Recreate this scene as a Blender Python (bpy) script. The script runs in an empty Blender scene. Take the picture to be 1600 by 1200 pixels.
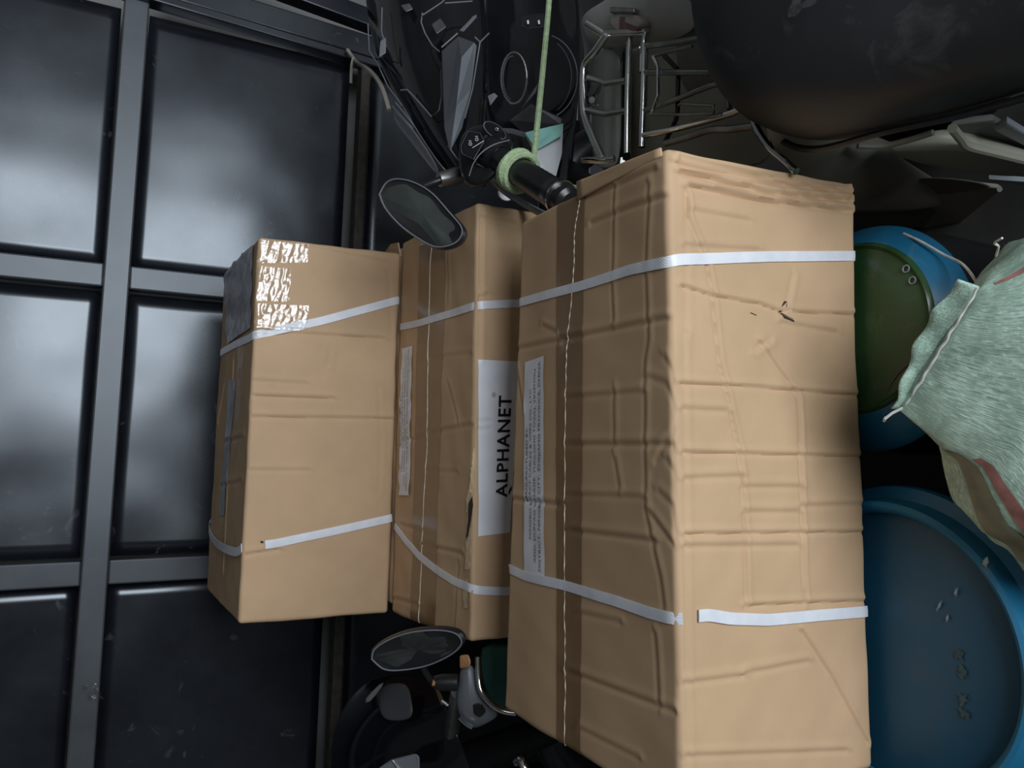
import bpy, math, random
import numpy as np
from mathutils import Matrix, Vector, noise
random.seed(7)
rng = np.random.default_rng(7)
scn = bpy.context.scene
col = scn.collection

# ------------------------------------------------------------------ camera
# the phone was held sideways: the left edge of the picture is "up" in the room
H = 1.450                      # camera height above the floor
S = 1.2
F = 1247.36                    # focal length in pixels of a 1600 px wide frame
YAW, PITCH, ROLL = math.radians(5.1932), math.radians(28.0249), math.radians(3.3208)
CAM = np.array([0.0, 0.0, H])
def _axes():
    cy, sy, cp, sp = math.cos(YAW), math.sin(YAW), math.cos(PITCH), math.sin(PITCH)
    f = np.array([sy*cp, cy*cp, -sp]); r = np.array([cy, -sy, 0.0]); u = np.cross(r, f)
    cr, sr = math.cos(ROLL), math.sin(ROLL)
    return cr*r + sr*u, -sr*r + cr*u, f
AR, AU, AF = _axes()
cd = bpy.data.cameras.new('camera'); co = bpy.data.objects.new('camera', cd); col.objects.link(co)
cd.sensor_fit = 'HORIZONTAL'; cd.sensor_width = 36.0; cd.lens = F/1600*36.0
cd.clip_start = 0.02
m = Matrix.Identity(4)
for i in range(3):
    m[i][0] = -AU[i]; m[i][1] = AR[i]; m[i][2] = -AF[i]; m[i][3] = CAM[i]
co.matrix_world = m
scn.camera = co

# ------------------------------------------------------------------ world, light, exposure
w = bpy.data.worlds.new('daylight'); scn.world = w; w.use_nodes = True
w.node_tree.nodes['Background'].inputs[0].default_value = (0.80, 0.88, 1.0, 1)
w.node_tree.nodes['Background'].inputs[1].default_value = 0.5
def area_light(name, loc, target, sx, sy, power, color):
    l = bpy.data.lights.new(name, 'AREA'); l.shape = 'RECTANGLE'; l.size = sx; l.size_y = sy
    l.energy = power; l.color = color
    o = bpy.data.objects.new(name, l); col.objects.link(o)
    o.location = loc
    d = Vector(target) - Vector(loc)
    o.rotation_euler = d.to_track_quat('-Z', 'Y').to_euler()
    return o
# daylight entering through the open doorway behind the photographer
DOOR = (0.15, 1.75, 2.15)      # x0, x1, height
DOOR_Y = -1.9
area_light('doorway_daylight', ((DOOR[0]+DOOR[1])/2, DOOR_Y+0.02, 1.12), ((DOOR[0]+DOOR[1])/2, 1.0, 1.12),
           DOOR[1]-DOOR[0]-0.05, 2.05, 90, (0.87, 0.94, 1.0))
scn.view_settings.view_transform = 'Standard'
scn.view_settings.look = 'None'
scn.view_settings.gamma = 1.0
scn.view_settings.use_curve_mapping = False
scn.view_settings.exposure = 0.0

# ------------------------------------------------------------------ pixel -> place helpers (authoring coordinates)
def ray(ix, iy):
    return AF + AR*((1200-iy)-600)/F - AU*(ix-800)/F
def at(ix, iy, D):            # D metres along the lens axis
    return CAM + ray(ix, iy)*D
def on_z(ix, iy, z):
    d = ray(ix, iy); return CAM + d*((z-H)/d[2])
def on_y(ix, iy, y):
    d = ray(ix, iy); return CAM + d*(y/d[1])
def on_x(ix, iy, x):
    d = ray(ix, iy); return CAM + d*(x/d[0])
def project(P):
    q = np.asarray(P) - CAM; dep = q @ AF
    return np.array([800 - F*(q @ AU)/dep, 600 - F*(q @ AR)/dep])
def depth(P):
    return float((np.asarray(P)-CAM) @ AF)

# ------------------------------------------------------------------ materials
MATS = {}
def new_mat(name):
    mt = bpy.data.materials.new(name); mt.use_nodes = True
    MATS[name] = mt
    nt = mt.node_tree
    return mt, nt, nt.nodes['Principled BSDF']
def N(nt, kind, **kw):
    n = nt.nodes.new(kind)
    for k, v in kw.items():
        if k in n.inputs: n.inputs[k].default_value = v
        else: setattr(n, k, v)
    return n
def ramp(nt, stops):
    n = nt.nodes.new('ShaderNodeValToRGB')
    e = n.color_ramp.elements
    while len(e) < len(stops): e.new(0.5)
    for el, (p, c) in zip(e, stops):
        el.position = p; el.color = (*c, 1) if len(c) == 3 else c
    return n
def plain(name, c, rough=0.5, metal=0.0, spec=0.5, var=0.12, scale=14, bump=0.0, bscale=120, coat=0.0):
    mt, nt, b = new_mat(name)
    tc = N(nt, 'ShaderNodeTexCoord')
    nz = N(nt, 'ShaderNodeTexNoise', Scale=scale, Detail=6.0)
    nt.links.new(tc.outputs['Object'], nz.inputs['Vector'])
    c = np.array(c)
    rp = ramp(nt, [(0.3, tuple(np.clip(c*(1-var), 0, 1))), (0.7, tuple(np.clip(c*(1+var), 0, 1)))])
    nt.links.new(nz.outputs['Fac'], rp.inputs[0]); nt.links.new(rp.outputs[0], b.inputs['Base Color'])
    b.inputs['Roughness'].default_value = rough; b.inputs['Metallic'].default_value = metal
    b.inputs['Specular IOR Level'].default_value = spec
    b.inputs['Coat Weight'].default_value = coat; b.inputs['Coat Roughness'].default_value = 0.05
    if bump:
        n2 = N(nt, 'ShaderNodeTexNoise', Scale=bscale, Detail=4.0)
        nt.links.new(tc.outputs['Object'], n2.inputs['Vector'])
        bp = N(nt, 'ShaderNodeBump', Strength=bump, Distance=0.002)
        nt.links.new(n2.outputs['Fac'], bp.inputs['Height']); nt.links.new(bp.outputs[0], b.inputs['Normal'])
    return mt

def cardboard(name, c):
    mt, nt, b = new_mat(name)
    tc = N(nt, 'ShaderNodeTexCoord')
    mp = N(nt, 'ShaderNodeMapping'); mp.inputs['Scale'].default_value = (5, 60, 60)
    nt.links.new(tc.outputs['Object'], mp.inputs[0])
    n1 = N(nt, 'ShaderNodeTexNoise', Scale=6.0, Detail=8.0, Roughness=0.6)
    nt.links.new(tc.outputs['Object'], n1.inputs['Vector'])
    n2 = N(nt, 'ShaderNodeTexNoise', Scale=14.0, Detail=5.0); nt.links.new(mp.outputs[0], n2.inputs['Vector'])
    c = np.array(c)
    r1 = ramp(nt, [(0.3, tuple(c*0.90)), (0.7, tuple(np.clip(c*1.08, 0, 1)))])
    nt.links.new(n1.outputs['Fac'], r1.inputs[0])
    mx = N(nt, 'ShaderNodeMix', data_type='RGBA', blend_type='MULTIPLY'); mx.inputs[0].default_value = 0.12
    r2 = ramp(nt, [(0.25, (0.8, 0.8, 0.8)), (0.7, (1, 1, 1))]); nt.links.new(n2.outputs['Fac'], r2.inputs[0])
    nt.links.new(r1.outputs[0], mx.inputs[6]); nt.links.new(r2.outputs[0], mx.inputs[7])
    nt.links.new(mx.outputs[2], b.inputs['Base Color'])
    b.inputs['Roughness'].default_value = 0.62; b.inputs['Specular IOR Level'].default_value = 0.3
    n3 = N(nt, 'ShaderNodeTexNoise', Scale=260.0, Detail=3.0); nt.links.new(tc.outputs['Object'], n3.inputs['Vector'])
    bp = N(nt, 'ShaderNodeBump', Strength=0.10, Distance=0.001)
    nt.links.new(n3.outputs['Fac'], bp.inputs['Height']); nt.links.new(bp.outputs[0], b.inputs['Normal'])
    return mt

cardboard('cardboard', (0.575, 0.385, 0.232))
plain('cardboard_core', (0.66, 0.49, 0.31), 0.8, var=0.1, scale=60)
plain('brown_tape', (0.27, 0.165, 0.085), 0.22, spec=0.6, var=0.06, bump=0.25, bscale=40)
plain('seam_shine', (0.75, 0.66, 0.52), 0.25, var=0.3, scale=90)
plain('paper_white', (0.80, 0.81, 0.86), 0.45, var=0.04, scale=30, bump=0.15, bscale=30)
plain('paper_grey', (0.36, 0.36, 0.40), 0.35, var=0.2, scale=60, bump=0.3, bscale=50)
plain('ink_black', (0.012, 0.012, 0.014), 0.5)
plain('ink_grey', (0.16, 0.16, 0.17), 0.6, var=0.3, scale=200)
plain('hole_dark', (0.03, 0.02, 0.015), 0.9)
def strap_mat():
    mt, nt, b = new_mat('strap_white')
    tc = N(nt, 'ShaderNodeTexCoord')
    mp = N(nt, 'ShaderNodeMapping'); mp.inputs['Rotation'].default_value = (0.3, 0.5, 0.7)
    nt.links.new(tc.outputs['Object'], mp.inputs[0])
    wv = N(nt, 'ShaderNodeTexWave', Scale=150.0, Distortion=0.6); nt.links.new(mp.outputs[0], wv.inputs['Vector'])
    nz = N(nt, 'ShaderNodeTexNoise', Scale=30.0, Detail=5.0); nt.links.new(tc.outputs['Object'], nz.inputs['Vector'])
    rp = ramp(nt, [(0.3, (0.70, 0.72, 0.78)), (0.7, (0.84, 0.85, 0.90))])
    nt.links.new(nz.outputs['Fac'], rp.inputs[0]); nt.links.new(rp.outputs[0], b.inputs['Base Color'])
    b.inputs['Roughness'].default_value = 0.33
    bp = N(nt, 'ShaderNodeBump', Strength=0.18, Distance=0.0008)
    nt.links.new(wv.outputs['Fac'], bp.inputs['Height']); nt.links.new(bp.outputs[0], b.inputs['Normal'])
strap_mat()
def clear_tape():
    mt, nt, b = new_mat('clear_tape')
    out = nt.nodes['Material Output']
    tr = N(nt, 'ShaderNodeBsdfTransparent'); gl = N(nt, 'ShaderNodeBsdfGlossy', Roughness=0.16)
    gl.inputs['Color'].default_value = (1, 1, 1, 1)
    tc = N(nt, 'ShaderNodeTexCoord')
    nz = N(nt, 'ShaderNodeTexNoise', Scale=70.0, Detail=6.0); nt.links.new(tc.outputs['Object'], nz.inputs['Vector'])
    bp = N(nt, 'ShaderNodeBump', Strength=0.6, Distance=0.004); nt.links.new(nz.outputs['Fac'], bp.inputs['Height'])
    nt.links.new(bp.outputs[0], gl.inputs['Normal'])
    mx = N(nt, 'ShaderNodeMixShader'); mx.inputs[0].default_value = 0.15
    nt.links.new(tr.outputs[0], mx.inputs[1]); nt.links.new(gl.outputs[0], mx.inputs[2])
    nt.links.new(mx.outputs[0], out.inputs[0])
clear_tape()
def gate_mat(name, c0, c1, rough0, rough1, bump):
    mt, nt, b = new_mat(name)
    tc = N(nt, 'ShaderNodeTexCoord')
    n1 = N(nt, 'ShaderNodeTexNoise', Scale=5.0, Detail=9.0, Roughness=0.62)
    nt.links.new(tc.outputs['Object'], n1.inputs['Vector'])
    r1 = ramp(nt, [(0.35, c0), (0.75, c1)]); nt.links.new(n1.outputs['Fac'], r1.inputs[0])
    # pale scuffs
    n2 = N(nt, 'ShaderNodeTexNoise', Scale=11.0, Detail=3.0, Roughness=0.7, Distortion=1.5)
    nt.links.new(tc.outputs['Object'], n2.inputs['Vector'])
    r2 = ramp(nt, [(0.66, (0, 0, 0)), (0.78, (1, 1, 1))]); nt.links.new(n2.outputs['Fac'], r2.inputs[0])
    ms = N(nt, 'ShaderNodeMath', operation='MULTIPLY'); ms.inputs[1].default_value = 0.5
    nt.links.new(r2.outputs[0], ms.inputs[0])
    mx = N(nt, 'ShaderNodeMix', data_type='RGBA'); mx.inputs[7].default_value = (0.16, 0.16, 0.17, 1)
    nt.links.new(ms.outputs[0], mx.inputs[0]); nt.links.new(r1.outputs[0], mx.inputs[6])
    nt.links.new(mx.outputs[2], b.inputs['Base Color'])
    r3 = N(nt, 'ShaderNodeMapRange'); r3.inputs[3].default_value = rough0; r3.inputs[4].default_value = rough1
    nt.links.new(n1.outputs['Fac'], r3.inputs[0]); nt.links.new(r3.outputs[0], b.inputs['Roughness'])
    b.inputs['Specular IOR Level'].default_value = 1.0
    b.inputs['Specular Tint'].default_value = (0.86, 0.93, 1.0, 1)
    if bump:
        n4 = N(nt, 'ShaderNodeTexNoise', Scale=2.6, Detail=1.0); nt.links.new(tc.outputs['Object'], n4.inputs['Vector'])
        bp = N(nt, 'ShaderNodeBump', Strength=bump, Distance=0.05)
        nt.links.new(n4.outputs['Fac'], bp.inputs['Height']); nt.links.new(bp.outputs[0], b.inputs['Normal'])
gate_mat('gate_sheet', (0.007, 0.008, 0.012), (0.016, 0.019, 0.026), 0.20, 0.33, 0.40)
gate_mat('gate_tube', (0.042, 0.046, 0.053), (0.080, 0.084, 0.092), 0.34, 0.5, 0.0)
plain('rust', (0.05, 0.042, 0.036), 0.8, var=0.4, scale=40)
plain('black_gloss', (0.006, 0.006, 0.008), 0.10, spec=0.6, var=0.2, bump=0.05, bscale=20, coat=0.3)
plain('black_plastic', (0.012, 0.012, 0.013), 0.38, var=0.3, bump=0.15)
plain('rubber', (0.010, 0.010, 0.011), 0.30, var=0.2)
plain('dash_grey', (0.055, 0.058, 0.066), 0.40, var=0.12)
plain('blade_grey', (0.17, 0.18, 0.20), 0.42, var=0.10)
plain('tail_grey', (0.40, 0.40, 0.38), 0.50, var=0.22, scale=9, bump=0.1)
plain('panel_olive', (0.30, 0.29, 0.235), 0.45, var=0.25, scale=6)
plain('panel_cream', (0.46, 0.46, 0.37), 0.42, var=0.10, scale=6)
plain('panel_dark', (0.15, 0.142, 0.132), 0.5, var=0.3, scale=8)
plain('panel_silver', (0.30, 0.33, 0.36), 0.35, var=0.1)
plain('chrome', (0.72, 0.72, 0.70), 0.14, metal=1.0, var=0.12, scale=30)
plain('steel_dull', (0.30, 0.30, 0.29), 0.35, metal=0.9, var=0.3, scale=30)
plain('mirror_glass', (0.26, 0.29, 0.28), 0.08, metal=1.0, var=0.35, scale=9)
plain('lamp_red', (0.10, 0.03, 0.03), 0.25, var=0.3, scale=20)
plain('lamp_clear', (0.32, 0.27, 0.25), 0.2, var=0.2, scale=40)
plain('amber', (0.42, 0.22, 0.10), 0.3, var=0.2)
plain('teal_plastic', (0.03, 0.13, 0.105), 0.45, var=0.2)
plain('sticker_white', (0.80, 0.82, 0.85), 0.3, var=0.08, scale=25, bump=0.5, bscale=30)
plain('sticker_teal', (0.33, 0.66, 0.60), 0.3, var=0.12, scale=25, bump=0.5, bscale=30)
plain('rope_green', (0.40, 0.52, 0.30), 0.85, var=0.2, scale=120, bump=0.9, bscale=240)
plain('cord_white', (0.62, 0.62, 0.58), 0.8, var=0.2, scale=80)
def drum_mat(name, c0, c1, dirt, amt, rough):
    mt, nt, b = new_mat(name)
    tc = N(nt, 'ShaderNodeTexCoord')
    n1 = N(nt, 'ShaderNodeTexNoise', Scale=7.0, Detail=7.0); nt.links.new(tc.outputs['Object'], n1.inputs['Vector'])
    r1 = ramp(nt, [(0.3, c0), (0.75, c1)]); nt.links.new(n1.outputs['Fac'], r1.inputs[0])
    n2 = N(nt, 'ShaderNodeTexNoise', Scale=16.0, Detail=6.0, Roughness=0.65, Distortion=0.8)
    nt.links.new(tc.outputs['Object'], n2.inputs['Vector'])
    r2 = ramp(nt, [(0.56, (0, 0, 0)), (0.72, (amt, amt, amt))]); nt.links.new(n2.outputs['Fac'], r2.inputs[0])
    mx = N(nt, 'ShaderNodeMix', data_type='RGBA'); mx.inputs[7].default_value = (*dirt, 1)
    nt.links.new(r2.outputs[0], mx.inputs[0]); nt.links.new(r1.outputs[0], mx.inputs[6])
    nt.links.new(mx.outputs[2], b.inputs['Base Color'])
    b.inputs['Roughness'].default_value = rough
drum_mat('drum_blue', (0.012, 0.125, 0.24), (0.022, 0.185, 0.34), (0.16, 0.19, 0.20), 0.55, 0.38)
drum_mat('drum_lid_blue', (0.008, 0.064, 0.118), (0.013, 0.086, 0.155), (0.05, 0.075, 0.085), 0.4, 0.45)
drum_mat('lid_green', (0.018, 0.056, 0.018), (0.044, 0.102, 0.034), (0.10, 0.14, 0.08), 0.4, 0.28)
drum_mat('vinyl_black', (0.009, 0.010, 0.012), (0.020, 0.021, 0.023), (0.085, 0.080, 0.075), 0.5, 0.5)
plain('stain_ochre', (0.055, 0.082, 0.085), 0.7, var=0.3, scale=60)
plain('mark_pale', (0.26, 0.32, 0.34), 0.6, var=0.2, scale=80)
def sack_mat(name, ca, cb):
    mt, nt, b = new_mat(name)
    tc = N(nt, 'ShaderNodeTexCoord')
    mp = N(nt, 'ShaderNodeMapping'); mp.inputs['Scale'].default_value = (1, 1, 1)
    nt.links.new(tc.outputs['UV'], mp.inputs[0])
    mp.inputs['Scale'].default_value = (150, 330, 1)
    w1 = N(nt, 'ShaderNodeTexNoise', Scale=1.0, Detail=2.0, Roughness=0.5); nt.links.new(mp.outputs[0], w1.inputs['Vector'])
    mp2 = N(nt, 'ShaderNodeMapping'); mp2.inputs['Scale'].default_value = (420, 90, 1); nt.links.new(tc.outputs['UV'], mp2.inputs[0])
    w2 = N(nt, 'ShaderNodeTexNoise', Scale=1.0, Detail=2.0, Roughness=0.5); nt.links.new(mp2.outputs[0], w2.inputs['Vector'])
    mm = N(nt, 'ShaderNodeMath', operation='MAXIMUM'); nt.links.new(w1.outputs['Fac'], mm.inputs[0]); nt.links.new(w2.outputs['Fac'], mm.inputs[1])
    nz = N(nt, 'ShaderNodeTexNoise', Scale=22.0, Detail=5.0, Roughness=0.65); nt.links.new(tc.outputs['Object'], nz.inputs['Vector'])
    ad = N(nt, 'ShaderNodeMath', operation='MULTIPLY'); nt.links.new(mm.outputs[0], ad.inputs[0]); nt.links.new(nz.outputs['Fac'], ad.inputs[1])
    rp = ramp(nt, [(0.19, ca), (0.38, cb)]); nt.links.new(ad.outputs[0], rp.inputs[0])
    nt.links.new(rp.outputs[0], b.inputs['Base Color'])
    b.inputs['Roughness'].default_value = 0.38; b.inputs['Specular IOR Level'].default_value = 0.5
    bp = N(nt, 'ShaderNodeBump', Strength=0.5, Distance=0.004); nt.links.new(ad.outputs[0], bp.inputs['Height'])
    nt.links.new(bp.outputs[0], b.inputs['Normal'])
sack_mat('sack_weave', (0.26, 0.37, 0.29), (0.60, 0.80, 0.68))
plain('sack_red', (0.34, 0.15, 0.13), 0.5, var=0.35, scale=60, bump=0.5, bscale=60)
plain('sack_olive', (0.20, 0.20, 0.13), 0.5, var=0.3, scale=40, bump=0.5, bscale=60)
plain('concrete', (0.07, 0.066, 0.062), 0.8, var=0.3, scale=5, bump=0.4, bscale=30)
plain('wall_paint', (0.22, 0.22, 0.215), 0.8, var=0.2, scale=4, bump=0.2, bscale=40)
plain('wood', (0.20, 0.13, 0.08), 0.7, var=0.25, scale=12)

# ------------------------------------------------------------------ mesh helpers
class MB:
    def __init__(s): s.v = []; s.f = []; s.uv = None
    def add(s, vs, fs):
        o = len(s.v); s.v += [tuple(map(float, p)) for p in vs]
        s.f += [tuple(i+o for i in f) for f in fs]; return s
    def box(s, c, d, R=None):
        c = np.array(c, float); d = np.array(d, float)/2
        P = [np.array([x, y, z])*d for z in (-1, 1) for y in (-1, 1) for x in (-1, 1)]
        if R is not None: P = [np.array(R) @ p for p in P]
        return s.add([c+p for p in P], [(0,2,3,1),(4,5,7,6),(0,1,5,4),(2,6,7,3),(0,4,6,2),(1,3,7,5)])
    def tube(s, pts, r, n=10, closed=False, cap=True, sy=1.0):
        P = [np.array(p, float) for p in pts]; k = len(P)
        rr = [r]*k if np.isscalar(r) else list(r)
        T = []
        for i in range(k):
            a = P[(i-1) % k] if (closed or i > 0) else P[i]; b = P[(i+1) % k] if (closed or i < k-1) else P[i]
            t = b-a; T.append(t/max(np.linalg.norm(t), 1e-9))
        up = np.array([0, 0, 1.0]) if abs(T[0][2]) < 0.9 else np.array([1.0, 0, 0])
        x = np.cross(T[0], up); x /= np.linalg.norm(x)
        V = []
        for i in range(k):
            x = x - T[i]*(x @ T[i]); x /= max(np.linalg.norm(x), 1e-9); y = np.cross(T[i], x)
            for j in range(n):
                a = 2*math.pi*j/n; V.append(P[i] + rr[i]*(math.cos(a)*x + sy*math.sin(a)*y))
        Fc = []
        for i in range(k if closed else k-1):
            for j in range(n):
                a = i*n+j; b = i*n+(j+1) % n; c = ((i+1) % k)*n+(j+1) % n; d = ((i+1) % k)*n+j
                Fc.append((a, b, c, d))
        if cap and not closed:
            Fc.append(tuple(reversed(range(n)))); Fc.append(tuple((k-1)*n+j for j in range(n)))
        return s.add(V, Fc)
    def loft(s, rings, cap=True):
        n = len(rings[0]); V = [p for r in rings for p in r]; Fc = []
        for i in range(len(rings)-1):
            for j in range(n):
                Fc.append((i*n+j, i*n+(j+1) % n, (i+1)*n+(j+1) % n, (i+1)*n+j))
        if cap:
            Fc.append(tuple(reversed(range(n)))); Fc.append(tuple((len(rings)-1)*n+j for j in range(n)))
        return s.add(V, Fc)
    def lathe(s, prof, c=(0, 0, 0), n=48):
        c = np.array(c, float); V = []; Fc = []
        for (r, z) in prof:
            for j in range(n):
                a = 2*math.pi*j/n; V.append(c+np.array([r*math.cos(a), r*math.sin(a), z]))
        for i in range(len(prof)-1):
            for j in range(n):
                Fc.append((i*n+j, i*n+(j+1) % n, (i+1)*n+(j+1) % n, (i+1)*n+j))
        if prof[0][0] > 1e-6: Fc.append(tuple(reversed(range(n))))
        if prof[-1][0] > 1e-6: Fc.append(tuple((len(prof)-1)*n+j for j in range(n)))
        return s.add(V, Fc)
    def grid(s, A, flip=False):     # A[r][c] points
        A = np.asarray(A, float); R_, C_ = A.shape[:2]
        Fc = []
        for i in range(R_-1):
            for j in range(C_-1):
                f = (i*C_+j, i*C_+j+1, (i+1)*C_+j+1, (i+1)*C_+j)
                Fc.append(f[::-1] if flip else f)
        return s.add(A.reshape(-1, 3), Fc)
    def slab(s, front, back):       # two matching outlines
        n = len(front)
        Fc = [tuple(range(n)), tuple(reversed(range(n, 2*n)))]
        for j in range(n): Fc.append((j, j+n, (j+1) % n + n, (j+1) % n))
        return s.add(list(front)+list(back), Fc)
    def build(s, name, mat, parent=None, smooth=40, bevel=0, subsurf=0, solid=0):
        me = bpy.data.meshes.new(name); me.from_pydata(s.v, [], s.f); me.validate(); me.update()
        if mat: me.materials.append(MATS[mat])
        o = bpy.data.objects.new(name, me); col.objects.link(o)
        if parent is not None:
            o.parent = parent; o.matrix_parent_inverse = Matrix.Translation(parent.location).inverted()
        if smooth:
            me.shade_smooth()
            try: me.set_sharp_from_angle(angle=math.radians(smooth))
            except Exception: pass
        if solid:
            md = o.modifiers.new('thickness', 'SOLIDIFY'); md.thickness = solid; md.offset = -1
        if bevel:
            md = o.modifiers.new('bevel', 'BEVEL'); md.width = bevel; md.segments = 2; md.limit_method = 'ANGLE'
        if subsurf:
            md = o.modifiers.new('smooth', 'SUBSURF'); md.levels = subsurf; md.render_levels = subsurf
        return o
def tag(o, label, cat, group=None):
    o['label'] = label; o['category'] = cat
    if group: o['group'] = group
    return o
def thing(name, loc, label, cat, group=None):
    o = bpy.data.objects.new(name, None); col.objects.link(o); o.location = loc
    o.empty_display_size = 0.05
    return tag(o, label, cat, group)
def struct(name, mb, mat, **kw):
    o = mb.build(name, mat, smooth=0, **kw); o['kind'] = 'structure'; return o
def smooth_path(pts, n=8):          # Catmull-Rom through the points
    P = [np.array(p, float) for p in pts]; out = []
    for i in range(len(P)-1):
        p0 = P[max(i-1, 0)]; p1 = P[i]; p2 = P[i+1]; p3 = P[min(i+2, len(P)-1)]
        for k in range(n):
            t = k/n
            out.append(0.5*((2*p1)+(-p0+p2)*t+(2*p0-5*p1+4*p2-p3)*t*t+(-p0+3*p1-3*p2+p3)*t**3))
    out.append(P[-1]); return out

# ------------------------------------------------------------------ the room
GY = 2.10                           # plane of the gate
XL, XR, YB, YF, ZC = -2.1, 2.3, DOOR_Y, GY+0.16, 2.65
def wallbox(name, x0, x1, y0, y1, z0, z1, mat):
    return struct(name, MB().box(((x0+x1)/2, (y0+y1)/2, (z0+z1)/2), (x1-x0, y1-y0, z1-z0)), mat)
wallbox('floor', XL-.1, XR+.1, YB-.1, YF+.1, -0.1, 0, 'concrete')
wallbox('ceiling', XL-.1, XR+.1, YB-.1, YF+.1, ZC, ZC+.1, 'wall_paint')
wallbox('wall_left', XL-.1, XL, YB, YF, 0, ZC, 'wall_paint')
wallbox('wall_right', XR, XR+.1, YB, YF, 0, ZC, 'wall_paint')
wallbox('wall_front', XL, XR, YF, YF+.1, 0, ZC, 'wall_paint')
mb = MB()
for (x0, x1, z0, z1) in ((XL, DOOR[0], 0, ZC), (DOOR[1], XR, 0, ZC), (DOOR[0], DOOR[1], DOOR[2], ZC)):
    mb.box(((x0+x1)/2, YB-.05, (z0+z1)/2), (x1-x0, .1, z1-z0))
struct('wall_back', mb, 'wall_paint')

# ------------------------------------------------------------------ the black sheet-metal gate
gate = thing('metal_gate', (0, GY, 0), 'black sheet-metal gate of framed panels filling the dark back of the store', 'gate')
TW = 0.056                          # tube width
# horizontal rails and vertical bars read from the photograph on the plane of the gate
zm = lambda ix, iy: on_y(ix, iy, GY)[2]
xm = lambda ix, iy: on_y(ix, iy, GY)[0]
z_mid = (zm(205, 200)+zm(152, 700)+zm(140, 1000))/3
z_low = (zm(572, 250)+zm(512, 1040))/2
xs_bar = [xm(150, 430), xm(170, 893)]
xs_bar = [xs_bar[1]-2*(xs_bar[0]-xs_bar[1]), xs_bar[1]-(xs_bar[0]-xs_bar[1]), xs_bar[1], xs_bar[0]]
x_right = xm(330, 20)
zs_rail = [0.06, z_low, z_mid, z_mid+(z_mid-z_low), z_mid+(z_mid-z_low)*1.9]
tilt = (zm(215, 0)-zm(120, 1200))/(xm(215, 0)-xm(120, 1200))
def gz(x, z): return z + tilt*x*0.8
GX0, GX1 = xs_bar[0]-0.03, x_right
xs_all = xs_bar + [x_right]
# sheets, one per field, slightly dished
for i in range(len(xs_all)-1):
    for j in range(len(zs_rail)-1):
        x0, x1 = xs_all[i]+TW*0.5+0.004, xs_all[i+1]-TW*0.5-0.004
        z0, z1 = zs_rail[j]+TW*0.5+0.004, zs_rail[j+1]-TW*0.5-0.004
        nx = nz_ = 20; A = []; sd = rng.random()*50
        for a in np.linspace(0, 1, nz_):
            row = []
            for b in np.linspace(0, 1, nx):
                x = x0+(x1-x0)*b; z = z0+(z1-z0)*a; e = min(a, 1-a, b, 1-b)
                d = 0.006*min(e*2.5, 1)*noise.noise(Vector((x*2.2+sd, z*2.2, sd))) - 0.004*math.sin(math.pi*a)*math.sin(math.pi*b)
                row.append((x, GY+0.030+d, gz(x, z)))
            A.append(row)
        MB().grid(A).build('panel', 'gate_sheet', gate, solid=0.003)
def bar_between(name, p, q, wdt, dep, mat):
    p = np.array(p, float); q = np.array(q, float); t = q-p; L = np.linalg.norm(t); t /= L
    n = np.array([0, 1.0, 0]); s_ = np.cross(t, n)
    R_ = np.stack([t, n, s_], 1)
    return MB().box((p+q)/2, (L, dep, wdt), R_).build(name, mat, gate, smooth=0, bevel=0.004)
for k, z in enumerate(zs_rail):
    bar_between('rail', (GX0, GY, gz(GX0, z)), (GX1, GY, gz(GX1, z)), TW if k != 1 else 0.026, 0.046, 'gate_tube' if k != 1 else 'rust')
for x in xs_bar:
    for j in range(len(zs_rail)-1):
        bar_between('vertical_bar', (x, GY+0.004, gz(x, zs_rail[j])+TW/2), (x, GY+0.004, gz(x, zs_rail[j+1])-TW/2), TW, 0.040, 'gate_tube')
# the leaning frame of the right-hand edge: two tubes with a dark slot between them
for (a, b, wd) in (((330, 5), (575, 78), 0.060), ((262, 8), (545, 92), 0.022), ((420, -25), (600, 42), 0.05)):
    P, Q = on_y(*a, GY-0.02), on_y(*b, GY-0.02); d = (Q-P)/abs(Q[2]-P[2])
    P = P - d*0.12; Q = Q + d*0.55
    bar_between('frame_post', P, Q, wd, 0.05, 'gate_sheet')
# twist of clear wrapping caught on the vertical bar
c = on_y(145, 1080, GY-0.03); mb = MB(); A = []
for i in range(8):
    A.append([(c[0]+0.018*(i-3.5)/3.5+0.004*math.sin(j*2.1), c[1]-0.008-0.006*math.sin(i*1.7+j), c[2]+0.014*(j-2.5)/2.5+0.009*(i-3.5)/3.5) for j in range(6)])
mb.grid(A).build('torn_tape', 'clear_tape', gate)

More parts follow.
